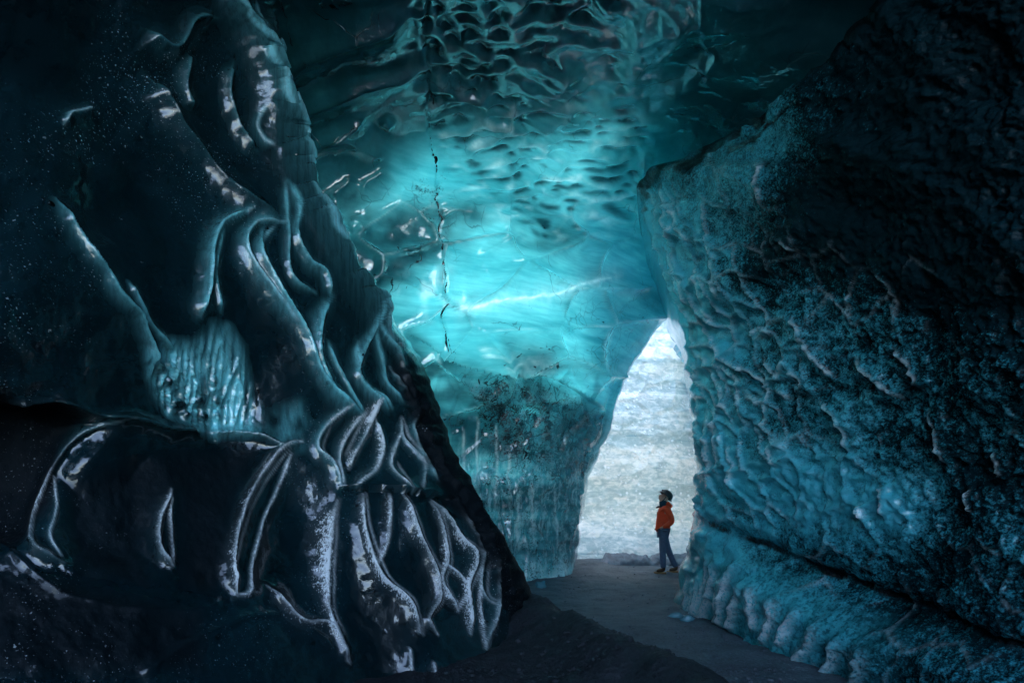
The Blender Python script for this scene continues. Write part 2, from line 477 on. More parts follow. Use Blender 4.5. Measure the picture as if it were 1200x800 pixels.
# every traced ridge: points, height in metres, width in pixels, frost, clear blue or painted teal highlight
RIBS = [
    ([(262, -60), (272, 0), (300, 45), (315, 85), (322, 115), (337, 155), (346, 190), (355, 215), (365, 245), (385, 285), (410, 320), (432, 352), (446, 385), (456, 402)], .20, 26, .0, .45),
    ([(318, -60), (317, 0), (317, 30), (320, 65), (332, 110), (342, 150), (346, 178)], .13, 12, .0, .30),
    ([(296, 0), (300, 22), (312, 40)], .05, 10, .05, .45),
    ([(330, 220), (332, 260), (333, 310), (341, 332), (365, 347)], .07, 8, .02, .55),
    ([(332, 218), (346, 250), (341, 280), (355, 305), (375, 322), (383, 352)], .09, 11, .0, .65),
    ([(306, 268), (300, 300), (325, 350), (350, 388), (370, 440), (397, 470), (421, 488)], .10, 11, .0, .85),
    ([(384, 350), (367, 388), (370, 425), (388, 463), (414, 483)], .10, 12, .0, .95),
    ([(434, 362), (433, 388), (416, 425), (420, 450), (452, 482)], .09, 10, .02, .8),
    ([(434, 381), (462, 412), (473, 434), (487, 475), (490, 494)], .08, 9, .04, .75),
    ([(434, 388), (447, 425), (451, 450), (473, 474)], .05, 8, .02, .7),
    ([(380, 400), (405, 455), (422, 486)], .05, 8, .0, .8),
    ([(417, 400), (415, 430), (430, 457), (445, 467), (456, 481)], .06, 9, .05, .8),
    ([(456, 432), (485, 475), (491, 486), (483, 502), (491, 530), (511, 566)], .07, 8, .30, .6),
    ([(490, 482), (496, 500), (506, 521), (521, 556), (546, 586), (570, 636), (581, 700), (571, 757)], .09, 9, .62, .2),
    ([(470, 505), (456, 545), (470, 570), (478, 578)], .05, 7, .55, .2),
    ([(470, 492), (471, 515), (495, 546), (490, 577)], .05, 7, .50, .2),
    ([(408, 478), (376, 505), (369, 530), (386, 546), (397, 572)], .08, 10, .50, .55),
    ([(425, 485), (410, 506), (395, 536), (400, 571)], .06, 10, .55, .25),
    ([(442, 472), (426, 510), (406, 552)], .07, 12, .80, .15),
    ([(436, 494), (446, 520), (440, 550), (415, 573)], .06, 11, .62, .2),
    ([(352, 521), (331, 528), (300, 570), (280, 615), (268, 660), (270, 701)], .10, 9, .66, .05),
    ([(270, 701), (287, 695), (293, 660), (325, 575), (340, 536)], .05, 10, .60, .1),
    ([(315, 685), (330, 710), (350, 729), (386, 732), (406, 776)], .07, 12, .66, .0),
    ([(395, 585), (385, 635), (380, 700), (395, 741), (409, 777)], .06, 20, .66, .0),
    ([(425, 580), (425, 625), (445, 675), (470, 695), (482, 712), (491, 741)], .08, 11, .62, .05),
    ([(455, 580), (453, 630), (437, 668)], .04, 12, .50, .0),
    ([(470, 580), (481, 620), (505, 665), (511, 700), (500, 726), (513, 742)], .08, 10, .64, .05),
    ([(502, 590), (520, 650), (515, 682), (537, 716)], .06, 9, .60, .05),
    ([(519, 660), (545, 686), (536, 714)], .04, 9, .58, .05),
    ([(504, 587), (530, 625), (552, 652), (545, 690), (553, 741)], .08, 10, .66, .1),
    ([(527, 577), (545, 615), (560, 646), (562, 690), (577, 708)], .06, 8, .58, .15),
    ([(560, 650), (562, 710), (571, 757)], .04, 7, .60, .0),
    ([(490, 531), (520, 560), (551, 596), (575, 636), (590, 676)], .05, 8, .22, .35),
    ([(480, 760), (484, 785)], .03, 7, .5, .0), ([(508, 775), (512, 795)], .03, 8, .55, .0), ([(548, 772), (556, 785)], .03, 7, .4, .0),
    # blue seam and its columns on the left
    ([(62, 236), (100, 295), (140, 348), (164, 372), (184, 420), (193, 438)], .08, 12, .0, .55),
    ([(150, 330), (180, 382), (205, 412)], .05, 8, .0, .55),
    ([(292, 249), (257, 268), (244, 296), (242, 330), (232, 372)], .10, 11, .06, 1.0),
    ([(258, 270), (250, 318), (258, 366)], .05, 8, .0, .75),
    ([(332, 264), (300, 264), (284, 284), (291, 310), (310, 338), (342, 380)], .09, 11, .22, .85),
    ([(318, 268), (304, 285), (303, 305), (318, 332)], .04, 8, .12, .5),
    ([(240, 506), (300, 512), (330, 526), (352, 521)], .08, 9, .10, .15),
    # upper left folds
    ([(170, 35), (200, 56), (226, 21), (252, 22)], .10, 20, .0, .22),
    ([(220, 62), (213, 100), (222, 132)], .08, 16, .0, .20),
    ([(170, 90), (200, 147), (225, 177), (262, 217), (302, 247), (330, 262)], .14, 22, .0, .08),
    ([(272, 75), (265, 115), (280, 152), (300, 180)], .09, 14, .0, .20),
    ([(308, 128), (300, 146), (306, 165), (318, 175)], .06, 9, .22, .45),
    ([(70, 150), (78, 138), (92, 134), (105, 128)], .06, 10, .32, .45),
    # hollows at the lower left
    ([(0, 474), (65, 468), (112, 486), (150, 490), (200, 505), (240, 506)], .13, 20, .0, .06),
    ([(150, 490), (102, 505), (60, 545), (38, 600), (41, 645), (76, 661)], .10, 13, .10, .12),
    ([(58, 545), (40, 598), (41, 640), (62, 655)], .03, 8, .60, .2),
    ([(62, 555), (66, 590), (60, 628), (72, 652)], .03, 7, .5, .2),
    ([(200, 574), (186, 610), (185, 646), (199, 666)], .07, 8, .58, .1),
    ([(200, 574), (198, 620), (199, 666)], .04, 6, .5, .0),
    ([(-60, 560), (60, 690), (200, 720), (270, 702)], .04, 30, .0, .0),
    ([(150, 800), (250, 740), (330, 722), (400, 770)], .05, 26, .0, .0),
]


# finer filaments running beside the frosted ribs
for _pts, _a, _w, _fr, _cl in list(RIBS):
    if _fr >= .5 and _pts[0][1] > 470 and _pts[0][0] > 350 and len(_pts) >= 4:
        for _o in (8.5,):
            _n = len(_pts); _i0 = random.randint(0, 1); _i1 = _n - random.randint(0, 1)
            _q = [(x + _o * math.sin(math.pi * (.12 + .76 * k / (_n - 1))) + random.uniform(-1.2, 1.2), y + random.uniform(-3, 3)) for k, (x, y) in enumerate(_pts)][_i0:_i1]
            if len(_q) > 2:
                RIBS.append((_q, _a * .12, _w * .6, _fr * random.uniform(.35, .6), .0))
# two strands twisting round each other up the braided rib
_core = smooth_poly(RIBS[0][0], 8)
for _ph in (0.0, 2.1, 4.2):
    _s = np.concatenate([[0], np.cumsum(np.hypot(*np.diff(_core, axis=0).T))])
    _k = np.sin(_s / 21.0 + _ph) * (9 + 3 * np.sin(_s / 47 + _ph))
    RIBS.append(([(x + o + 4, y + .4 * o) for (x, y), o in zip(_core[::2], _k[::2])], .09, 6, .12, .95))


def build_left():
    v = np.arange(-280, 1000.1, 2.2); nf, nc = 440, 26
    t = np.linspace(0, 1, nf)
    us = interp(SIL_L, v) + 5 * fbm(v / 14, v * 0, 3, 3)
    t2 = t ** 0.85
    U = -260 + (us[:, None] + 260) * t2[None]
    V = np.repeat(v[:, None], nf, 1)
    Y = rbf(DEP_L)(U, V)
    dsil = us[:, None] - U
    Y = Y + 0.40 * (1 - np.sqrt(np.clip(1 - (1 - np.clip(dsil / 26, 0, 1)) ** 2, 0, 1)))
    P = unproj(U, V, Y)
    N = normals(P)
    N *= np.where((N * -P).sum(-1, keepdims=True) < 0, -1, 1)
    crest = np.zeros(U.shape); frost = np.zeros(U.shape); clear = np.zeros(U.shape)
    H = np.zeros(U.shape)
    wob_u = 5 * fbm(U / 40, V / 40, 21, 3); wob_v = 5 * fbm(U / 40, V / 40, 29, 3)
    for pts, amp, w, fr, cl in RIBS:
        D, S, T = line_dist(U + 0.5 * wob_u, V + 0.5 * wob_v, pts, 120)
        end = sst(0, .12, T) * sst(1, .90, T) * 0.75 + 0.25
        ww = w * np.where(S > 0, 1.25, 0.85)
        H = np.maximum(H, amp * end * (.80 * np.exp(-D / (.40 * ww)) + .26 * np.exp(-D / (1.5 * ww)))) + 0.06 * amp * np.exp(-(D / (2.5 * w)) ** 2)
        if fr:
            fw = np.where(S > 0, .72, .28) * w
            wear = np.clip(1.05 + .9 * fbm(U / 25, V / 40, 77, 3), .3, 1.3) * (0.35 + .65 * end)
            frost = np.maximum(frost, np.minimum(1, fr * 1.15) * np.exp(-D / fw) * wear)
            crest = np.maximum(crest, np.minimum(1, fr * 1.5) * np.exp(-(D / 1.25) ** 2) * wear)
        if cl:
            clear = np.maximum(clear, 1.15 * cl * end * np.maximum(np.exp(-(D / 2.2) ** 2), .55 * np.exp(-D / (.42 * w)) * np.where(S > 0, 1, .35)))  # highlight painted along the rib in bright teal
    patch = [(176, 412), (200, 408), (222, 404), (246, 380), (262, 388), (280, 418), (286, 446), (297, 508), (272, 507), (240, 502), (214, 494), (190, 470)]
    pm = soft_poly(U + 2 * wob_u, V + 2 * wob_v, patch, 15) * (.55 + .45 * sst(395, 450, V))
    clear = np.maximum(clear, pm * (0.85 + 1.3 * fbm(U / 6, V / 60, 4, 3)))
    glow = soft_poly(U, V, [(320, 486), (345, 478), (358, 500), (352, 522), (330, 524), (318, 512)], 18)
    clear = np.maximum(clear, 0.40 * glow * (.7 + 1.2 * fbm(U / 14, V / 30, 18, 3)))
    f1r, f2r, _, _, _ = worley((U + .12 * V) / 8 + .5 * fbm(U / 20, V / 60, 19, 2), V / 75, 48)
    H += pm * .05 * (np.exp(-(f2r - f1r) / .14) - .5 * f1r)
    # black knobs of grit melted into the patch
    f1, f2, _, _, idn = worley(U / 13, V / 17, 8)
    zone = soft_poly(U, V, [(180, 424), (250, 440), (262, 480), (240, 500), (195, 482)], 10)
    knob = sst(.42, .25, f1) * (idn > .35) * zone
    clear *= 1 - 0.95 * knob
    H += 0.03 * knob - 0.02 * zone * np.exp(-(f2 - f1) / .1)
    frost = np.maximum(frost, 0.55 * zone * np.exp(-((f1 - .47) / .07) ** 2) * (idn > .35))
    # horizontal break where the frosted curtains start
    D, S, T = line_dist(U, V, [(392, 574), (435, 575), (470, 578), (532, 586)], 60)
    H += np.where(S > 0, -.05, .05) * np.exp(-D / 14) * sst(0, .1, T) * sst(1, .9, T)
    dark = np.exp(-(D / 2.0) ** 2)
    frost *= 1 - 0.9 * dark; crest *= 1 - .9 * dark
    # smooth large relief and dents
    H += 0.10 * fbm(U / 150, V / 150, 40, 3) + 0.014 * fbm(U / 22, V / 22, 50, 3)
    # rough flank beside the silhouette
    flank = sst(60, 20, dsil) * sst(395, 450, V)
    dark_shade = sst(52, 34, dsil + 10 * fbm(U / 18, V / 18, 62, 3)) * sst(395, 450, V)  # painted shade: darkens the flank that the overhang would light
    dark_shade = np.maximum(dark_shade, soft_poly(U + 10 * fbm(U / 30, V / 30, 64, 3), V, [(-300, 455), (0, 462), (68, 466), (112, 486), (92, 505), (70, 525), (58, 590), (20, 640), (-300, 640)], 10))  # shade of the hollow painted in, reflections off
    dark_shade = np.maximum(dark_shade, .8 * soft_poly(U, V, [(-300, 640), (60, 680), (230, 720), (240, 790), (-300, 800), (-300, 700)], 20)); dark_shade = np.maximum(dark_shade, .8 * soft_poly(U, V, [(70, 560), (180, 530), (300, 530), (270, 600), (250, 700), (210, 690), (205, 580), (180, 600), (170, 690), (90, 670)], 20))
    crest *= 1 - dark_shade * (V > 390) * (U > 300); frost *= 1 - dark_shade * (U > 300); clear *= 1 - dark_shade * (U > 300)
    H += flank * 0.06 * fbm(U / 9, V / 9, 60, 4)
    # deep hollow on the lower left
    hol = soft_poly(U, V, [(-200, 480), (60, 474), (110, 496), (70, 540), (30, 620), (-100, 640), (-260, 600)], 30)
    hol2 = soft_poly(U, V, [(75, 560), (170, 540), (182, 600), (180, 660), (90, 650), (70, 610)], 25)
    H -= .22 * hol + .12 * hol2
    hol3 = soft_poly(U, V, [(300, 600), (340, 560), (385, 600), (375, 680), (345, 700), (300, 680)], 24)
    H -= .10 * hol3
    edge = sst(0, 10, dsil)
    P = P + N * (H * edge)[..., None]
    dots = np.maximum(sst(430, 380, V) * sst(200, 0, U) * sst(330, 390, V), soft_poly(U, V, [(0, 660), (120, 680), (140, 800), (0, 800)], 40))
    dots = np.maximum(dots, .6 * soft_poly(U, V, [(60, 30), (200, 60), (300, 230), (100, 160)], 40))
    # the far side of the wall: it runs back behind its own edge
    s = np.linspace(0, 1, nc)[1:]
    E = P[:, -1]
    d = np.stack([E[:, 0] / E[:, 1], np.ones(len(v)), (E[:, 2] - CAMZ) / E[:, 1]], -1)
    d[:, 2] *= .3
    L = np.maximum(11.8 - E[:, 1], 2)
    back = E[:, None] + d[:, None] * (L[:, None] * s[None])[..., None]
    back[..., 0] -= (3.2 * s ** 1.5)[None] + .12 * s[None] * 4 * np.abs(fbm(back[..., 1] * 1.5, back[..., 2] * 1.5, 5, 3))
    full = np.concatenate([P, back], 1)
    n, m = full.shape[:2]
    ext = lambda a: np.concatenate([a, np.repeat(a[:, -1:] * 0, nc - 1, 1)], 1).ravel()
    Vv = full.reshape(-1, 3)
    A = dict(frost=ext(frost), clear=ext(clear), dots=ext(dots), crest=ext(crest), dark_shade=np.concatenate([dark_shade, np.ones((n, nc - 1))], 1).ravel())
    Q = quads(n, m)
    # parts split out of the same surface
    cu = np.concatenate([U, np.full((n, nc - 1), 5e3)], 1).ravel()[Q].mean(1)
    cv = np.concatenate([V, np.repeat(V[:, -1:], nc - 1, 1)], 1).ravel()[Q].mean(1)
    inpatch = in_poly(cu, cv, patch)
    rope = [(262, -40), (325, -40), (322, 60), (345, 140), (362, 215), (398, 285), (446, 355), (460, 396), (440, 402), (400, 330), (372, 290), (340, 235), (326, 170), (300, 95), (270, 30)]
    inrope = in_poly(cu, cv, rope) & ~inpatch
    veil = [(392, 576), (435, 577), (470, 580), (532, 588), (560, 640), (588, 700), (578, 760), (548, 790), (480, 790), (410, 782), (340, 740), (312, 690), (380, 690), (385, 630)]
    inveil = in_poly(cu, cv, veil)
    rest = ~(inpatch | inrope | inveil)
    o = mesh_from_faces('ice_wall', Vv, Q[rest], M_LEFT, A)
    tag(o, 'dark wet ice wall with braided ribs and white frosted curtains', 'ice wall', kind='thing')
    tag(mesh_from_faces('clear_ice_patch', Vv, Q[inpatch], M_LEFT, A, o), 'bright blue patch pitted with black grit')
    tag(mesh_from_faces('ice_rib', Vv, Q[inrope], M_LEFT, A, o), 'twisted rope-like rib running up to the ceiling')
    tag(mesh_from_faces('frost_curtain', Vv, Q[inveil], M_LEFT, A, o), 'white frosted folds hanging like a curtain')
    return o


# ------------------------------------------------------------------ ceiling and overhang
SIL_O = [(-300, 1330), (0, 1110), (200, 960), (310, 905), (345, 850), (362, 800), (374, 779), (395, 763), (425, 743), (465, 726), (500, 716), (530, 704),
         (560, 690), (600, 682), (640, 677), (668, 672), (740, 668)]
DEP_O = [(300, -300, 3.6), (600, -300, 3.6), (1000, -300, 3.5), (1300, -300, 3.3), (600, 0, 5.5), (420, 0, 5.6), (250, 0, 5.6), (1000, 0, 5.5), (1000, 50, 5.8), (950, 95, 6.3), (900, 140, 7.1), (840, 178, 8.0), (600, 100, 6.7), (400, 100, 6.6), 
         (600, 200, 8.0), (420, 200, 7.5), (560, 230, 8.2), (680, 250, 9.3), (760, 210, 9.2), (900, 215, 8.6), (600, 280, 8.7), (470, 280, 7.9), (430, 340, 7.9), (620, 340, 8.7),
         (520, 340, 8.3), (740, 340, 10.2), (800, 310, 11.0), (780, 365, 11.3), (640, 415, 9.3), (560, 400, 8.8), (720, 430, 10.9), (640, 480, 10.4), (540, 440, 9.4),
         (540, 490, 10.0), (705, 490, 11.5), (560, 560, 10.4), (640, 560, 11.0), (688, 560, 12.0), (600, 660, 10.9), (655, 660, 11.9), (674, 640, 12.2), (480, 560, 9.8),
         (480, 700, 9.8), (400, 500, 8.8), (300, 400, 7.6), (250, 600, 7.5), (620, 730, 11.0), (670, 730, 12.0)]
SCALLOP = [(505, 40), (560, -60), (690, -60), (728, 60), (742, 150), (752, 215), (742, 255), (700, 268), (655, 272), (610, 250), (575, 225), (545, 175), (515, 110)]
LIP = [(478, 392), (505, 405), (530, 420), (560, 431), (600, 440), (640, 447), (675, 458), (712, 482)]
CRACKS = [
    ([(497, -80), (497, 0), (498, 60), (505, 110), (504, 150), (512, 200), (515, 240), (518, 290), (522, 330), (520, 370), (526, 402)], 1.4, .91),
    ([(508, 215), (497, 248), (497, 267), (490, 303), (481, 316), (476, 332), (481, 352), (487, 371)], 1.5, .6),
    ([(466, 267), (460, 313), (458, 355), (477, 384)], 1.6, .7),
    ([(450, 231), (474, 241), (497, 246)], 1.6, .65),
    ([(559, 312), (560, 356)], 1.3, .6), ([(625, 342), (624, 368), (607, 386)], 1.5, .7),
    ([(590, 425), (640, 410), (655, 425), (662, 440)], 1.8, .75), ([(640, 400), (648, 410), (660, 402), (668, 408)], 1.8, .8),
    ([(655, 425), (660, 445)], 2.2, .9), ([(690, 432), (694, 452)], 1.6, .7), ([(702, 430), (708, 414)], 1.6, .7),
    ([(700, 372), (712, 382), (730, 388), (748, 396)], 1.8, .7), ([(740, 350), (752, 366), (760, 380)], 1.8, .7),
    ([(560, 433), (566, 450), (574, 462)], 1.8, .8), ([(528, 395), (534, 415), (528, 425)], 2.0, .8),
    ([(655, 462), (648, 480), (645, 492)], 2.4, .9), ([(582, 470), (590, 490), (592, 500)], 2.0, .8),
    ([(640, 510), (655, 520), (662, 530)], 2.6, .9), ([(668, 512), (668, 530)], 1.8, .8), ([(690, 488), (700, 498)], 2.2, .9),
    ([(680, 530), (690, 545), (684, 560)], 3.2, .9), ([(628, 430), (640, 428)], 1.5, .7),
    ([(755, 62), (757, 110), (752, 150)], 1.2, .4), ([(722, 262), (700, 275), (660, 272)], 1.4, .4),
]


def build_overhang():
    v = np.arange(-280, 736.1, 2.2); nf, nc = 470, 24
    us = interp(SIL_O, v)
    us = us + np.where(v > 380, 4.5 * fbm(v / 17, v * 0, 13, 4), 0)
    U = 215 + (us[:, None] - 215) * np.linspace(0, 1, nf)[None]
    V = np.repeat(v[:, None], nf, 1)
    Y = rbf(DEP_O)(U, V)
    dsil = us[:, None] - U
    rnd = 1 - np.sqrt(np.clip(1 - (1 - np.clip(dsil / 34, 0, 1)) ** 2, 0, 1))
    Y = Y + 0.55 * rnd * sst(300, 380, V)
    P = unproj(U, V, Y)
    N = normals(P)
    N *= np.where((N * (np.array([0, 0, CAMZ]) - P)).sum(-1, keepdims=True) < 0, -1, 1)
    H = 0.16 * fbm(U / 130, V / 110, 11, 3)
    # ceiling scallops: overlapping melt cups
    wu, wv = U + 30 * fbm(U / 60, V / 45, 31, 3), V + 20 * fbm(U / 60, V / 45, 37, 3)
    sc = np.clip((V + 160) / 400, .25, 1)                       # cups shrink with distance
    f1, f2, dx, dy, idn = worley((wu - .25 * wv) / 33, (wv + .12 * wu) / (13 + 12 * (1 - sc)), 3, .9)
    cx_, cy_ = (wu - .25 * wv) / 33, (wv + .12 * wu) / (14 + 13 * (1 - sc))
    sw = soft_worley(cx_, cy_, 3); sw2 = soft_worley(cx_ * .55 + 7, cy_ * .6 + 3, 5)
    cup = 2.6 * (sw - .30) + 1.1 * (sw2 - .3)
    cuprim = sst(.42, .62, sw) * np.clip(.4 + 1.6 * fbm(U / 25, V / 18, 73, 3), 0, 1)
    mk = soft_poly(U, V, [(490, 60), (470, -100), (690, -100), (735, 60), (748, 150), (752, 215), (742, 262), (700, 278), (655, 280), (600, 262), (560, 230), (520, 185), (495, 110)], 30) * (.35 + 1.2 * (fbm(U / 50, V / 50, 71, 3) + .5))
    rightc = soft_poly(U, V, [(735, -40), (960, -40), (900, 120), (760, 200)], 30)
    H += (.050 + .004 * sst(100, -60, V)) * cup * mk
    f1b, f2b, dxb, dyb, _ = worley(wu / 60, wv / 40, 5)
    H += .03 * np.exp(-(f2b - f1b) / .12) * rightc * .5
    shell = np.zeros(U.shape)
    # large shells on the left of the ceiling
    for pts, amp, w in [([(318, 95), (345, 66), (370, 46), (420, 27), (485, 20)], .16, 26), ([(330, 152), (350, 130), (372, 113), (425, 91), (500, 84)], .13, 22),
                        ([(340, 200), (370, 165), (392, 150), (430, 128)], .12, 20), ([(375, 160), (400, 152), (425, 168), (450, 185)], .06, 18),
                        ([(395, 255), (388, 232), (402, 218), (410, 205)], .06, 12), ([(425, 240), (426, 218), (440, 206), (452, 196)], .07, 14),
                        ([(445, 146), (452, 138), (458, 150)], .05, 10), ([(383, 262), (386, 250), (398, 248)], .05, 9), ([(402, 275), (408, 262), (420, 262), (428, 280)], .05, 9),
                        ([(500, 268), (520, 252), (540, 240)], .05, 8), ([(545, 262), (550, 245), (556, 240)], .05, 9), ([(560, 300), (600, 280), (615, 272)], .05, 12),
                        ([(690, 262), (720, 252), (760, 250)], .06, 9), ([(650, 285), (690, 272), (740, 272)], .06, 10), ([(680, 300), (720, 288), (760, 290)], .05, 10), ([(740, 225), (752, 205), (756, 180)], .10, 12)]:
        D, S, T = line_dist(U, V, pts, 90)
        end = sst(0, .15, T) * sst(1, .85, T) * .8 + .2
        H += 1.5 * amp * end * np.exp(-D / (w * np.where(S > 0, 1.1, .42)))
        shell = np.maximum(shell, end * np.exp(-(D / 1.2) ** 2) * np.clip(.35 + 1.8 * fbm(U / 30, V / 30, 75, 3), 0, 1))
    # bulges of the glowing face
    f1c, f2c, _, _, idc = worley((U + .3 * V) / 75 + .3 * fbm(U / 60, V / 60, 6, 2), (V - .15 * U) / 55, 9)
    face = sst(210, 290, V) * sst(520, 440, V)
    H += .13 * (np.exp(-(f2c - f1c) / .14) - .6 * (1 - f1c)) * face
    # lip and the fluted band below it
    D, S, T = line_dist(U, V, LIP, 90)
    below = S > 0
    H += np.where(below, -.20 * np.exp(-D / 16), .09 * np.exp(-D / 20)) * sst(0, .08, T) * sst(1, .9, T)
    q = (U - 0.25 * V) / 21 + .25 * fbm(U / 30, V / 50, 15, 3)
    f1d, f2d, dxd, dyd, idd = worley(q, V / 38 + .02 * U, 14)
    band = sst(425, 455, V) * sst(585, 535, V)
    H += .15 * (-.8 * f1d + .5 * np.clip(-dyd, -.5, .5) + .25 * np.exp(-(f2d - f1d) / .1)) * band
    lowm = sst(520, 575, V)
    f1e, f2e, _, _, _ = worley(U / 13 + .5 * fbm(U / 20, V / 40, 33, 3), V / 70, 24)
    H += lowm * (.11 * fbm(U / 16, V / 24, 44, 4) + .06 * np.exp(-(f2e - f1e) / .15))
    H += (.3 + .7 * lowm) * .018 * fbm(U / 7, V / 7, 55, 3)
    crack = np.zeros(U.shape)
    for pts, w, a in CRACKS:
        w *= .95 if len(pts) > 6 else .62
        D, S, T = line_dist(U + 8 * fbm(U / 16, V / 16, 61, 4), V + 6 * fbm(U / 16, V / 16, 66, 4), pts, 40)
        c = a * np.exp(-(D / w) ** 2) * (.75 + .7 * fbm(U / 10, V / 10, 63, 3))
        crack = np.maximum(crack, c)
        if len(pts) > 6 and a > .9:
            H -= .05 * np.exp(-(D / (1.6 * w)) ** 2) * a
            crack = np.maximum(crack, .40 * np.exp(-D / (3.5 * w)))
    dirt = soft_poly(U, V, [(545, 436), (600, 446), (650, 455), (705, 482), (705, 540), (670, 566), (600, 548), (560, 520)], 22)
    dirt = np.maximum(dirt, .35 * soft_poly(U, V, [(660, 350), (770, 360), (720, 480), (660, 450)], 25))
    dirt = np.maximum(dirt, .30 * sst(550, 590, V))
    dirt = np.maximum(dirt, .55 * soft_poly(U, V, [(480, 200), (530, 200), (535, 300), (490, 300)], 18))
    D, S, T = line_dist(U, V + 4 * fbm(U / 20, V / 20, 72, 2), [(540, 361), (600, 350), (640, 345), (690, 331), (725, 322)], 30)
    white = np.exp(-(D / np.clip(1.6 + 2.6 * fbm(U / 12, V / 30, 76, 3), .6, 4)) ** 2) * (1 - .6 * T) * .8 + .35 * np.exp(-D / 8)
    D, S, T = line_dist(U, V, [(556, 405), (580, 418), (610, 428), (660, 440)], 40)
    white = np.maximum(white, .5 * np.clip(.4 + 2 * fbm(U / 25, V / 8, 78, 3), 0, 1) * np.exp(-D / 8) * sst(0, .1, T) * sst(1, .8, T))
    white = np.maximum(white, .4 * np.clip(.3 + 2 * fbm(U / 20, V / 20, 79, 3), 0, 1) * soft_poly(U, V, [(470, 318), (520, 310), (525, 372), (480, 365)], 20))
    white = np.maximum(white, .7 * sst(10, 0, dsil) * sst(470, 560, V))
    white = np.maximum(white, .6 * sst(645, 670, V) * (fbm(U / 9, V / 30, 81, 3) + .4))
    P = P + N * (H * sst(0, 8, dsil))[..., None]
    # right edge turns and runs behind the mass
    s = np.linspace(0, 1, nc)[1:]
    E = P[:, -1]
    d = np.stack([E[:, 0] / E[:, 1], np.ones(len(v)), 0 * E[:, 0]], -1)
    back = E[:, None] + d[:, None] * (2.2 * s)[None, :, None]
    back[..., 0] -= (4.5 * s ** 2)[None]
    back[..., 2] += .8 * (s ** 2)[None] * sst(600, 300, v)[:, None]
    full = np.concatenate([P, back], 1)
    n, m = full.shape[:2]
    z = lambda a, k=0.0: np.concatenate([a, np.repeat(a[:, -1:] * k, nc - 1, 1)], 1).ravel()
    ash_shade = 1 - soft_poly(U + 60 * fbm(U / 90, V / 90, 201, 3), V + 60 * fbm(U / 90, V / 90, 203, 3), [(380, 300), (400, 235), (450, 190), (520, 175), (600, 130), (690, 90), (745, 40), (820, -20), (1100, 120), (1100, 500), (800, 900), (300, 900), (300, 420)], 70)
    ash_shade = np.maximum(ash_shade, .80 * soft_poly(U + 30 * fbm(U / 70, V / 70, 213, 3), V, [(775, 240), (790, 100), (740, -50), (800, -300), (1400, -300), (1300, 260)], 45))
    ash_shade = np.maximum(ash_shade, 1.05 * soft_poly(U + 30 * fbm(U / 70, V / 70, 215, 3), V + 30 * fbm(U / 70, V / 70, 217, 3), [(100, -300), (500, -300), (500, 100), (470, 190), (400, 250), (380, 300), (100, 400)], 50))
    ash_shade = np.clip(.95 * ash_shade * (1 - .35 * np.clip(mk, 0, 1)) + .30 * np.clip(mk, 0, 1) + .62 * np.clip(mk, 0, 1) * sst(.25, -.45, cup), 0, 1)  # cup hollows darkened, their shade painted in
    white = np.maximum(white, .34 * face * np.exp(-((f2c - f1c) / .035) ** 2) * np.clip(.3 + 2.2 * fbm(U / 40, V / 40, 83, 3), 0, 1))
    for ux, v0, v1 in ((582, 496, 610), (597, 520, 600), (561, 488, 590), (622, 560, 640), (606, 585, 655), (545, 500, 570), (650, 570, 660)):
        white = np.maximum(white, .5 * np.exp(-((U - ux - 3 * fbm(V / 20, V * 0 + ux, 87, 3)) / 1.4) ** 2) * sst(v0, v0 + 12, V) * sst(v1, v1 - 40, V))
    ash_shade = np.clip(ash_shade + band * .9 * (f1d - .42), 0, 1)
    white = np.maximum(white, .42 * cuprim * np.clip(mk, 0, 1))  # glints painted on the cup rims
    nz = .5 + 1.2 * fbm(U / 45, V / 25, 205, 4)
    ash_shade = np.maximum(ash_shade, (.55 + .5 * nz) * .85 * soft_poly(U + 14 * fbm(U / 25, V / 25, 207, 3), V + 14 * fbm(U / 25, V / 25, 209, 3), [(470, 405), (560, 434), (640, 450), (712, 486), (705, 540), (670, 560), (600, 545), (530, 545), (480, 480)], 16))
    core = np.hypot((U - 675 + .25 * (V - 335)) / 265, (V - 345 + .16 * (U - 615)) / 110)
    ash_shade = np.maximum(ash_shade, (.45 + .45 * nz) * sst(.50, 1.15, core) * sst(200, 260, V) * sst(800, 700, U) * sst(460, 420, V))  # glow painted in: ice darkens outside a bright core ellipse
    ash_shade = np.maximum(ash_shade, (.45 + .4 * nz) * sst(500, 400, U) * sst(430, 380, V))
    ash_shade = np.maximum(ash_shade, (.30 + .55 * nz + .5 * fbm(U / 120, V / 7, 219, 3)) * sst(540, 570, V) * sst(690, 640, V))
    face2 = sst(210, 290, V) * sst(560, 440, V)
    ash_shade = ash_shade * (1 - .7 * soft_poly(U, V, [(690, 285), (800, 270), (800, 380), (740, 430), (700, 400)], 30))
    ash_shade = np.clip(ash_shade + face2 * .34 * (idc - .5) * sst(.02, .2, f2c - f1c) + .48 * (fbm(U / 60 + .2 * V / 60, V / 32, 211, 4)) * sst(200, 280, V), 0, 1)
    A = dict(crack=z(crack), dirt=z(dirt), white=z(white, 1), low=z(sst(500, 570, V), 1), ash_shade=z(ash_shade))
    Vv = full.reshape(-1, 3); Q = quads(n, m)
    cu = np.concatenate([U, np.full((n, nc - 1), 5e3)], 1).ravel()[Q].mean(1)
    cv = np.concatenate([V, np.repeat(V[:, -1:], nc - 1, 1)], 1).ravel()[Q].mean(1)
    top = [(150, -400), (150, 300), (380, 300), (395, 262), (420, 205), (455, 182), (500, 172), (545, 176), (575, 228), (610, 254), (655, 274), (742, 258), (760, 214), (1400, 214), (1500, -400)]
    isceil = in_poly(cu, cv, top) | ((cu > 4e3) & (cv < 214))
    lipx = np.array(LIP, float)
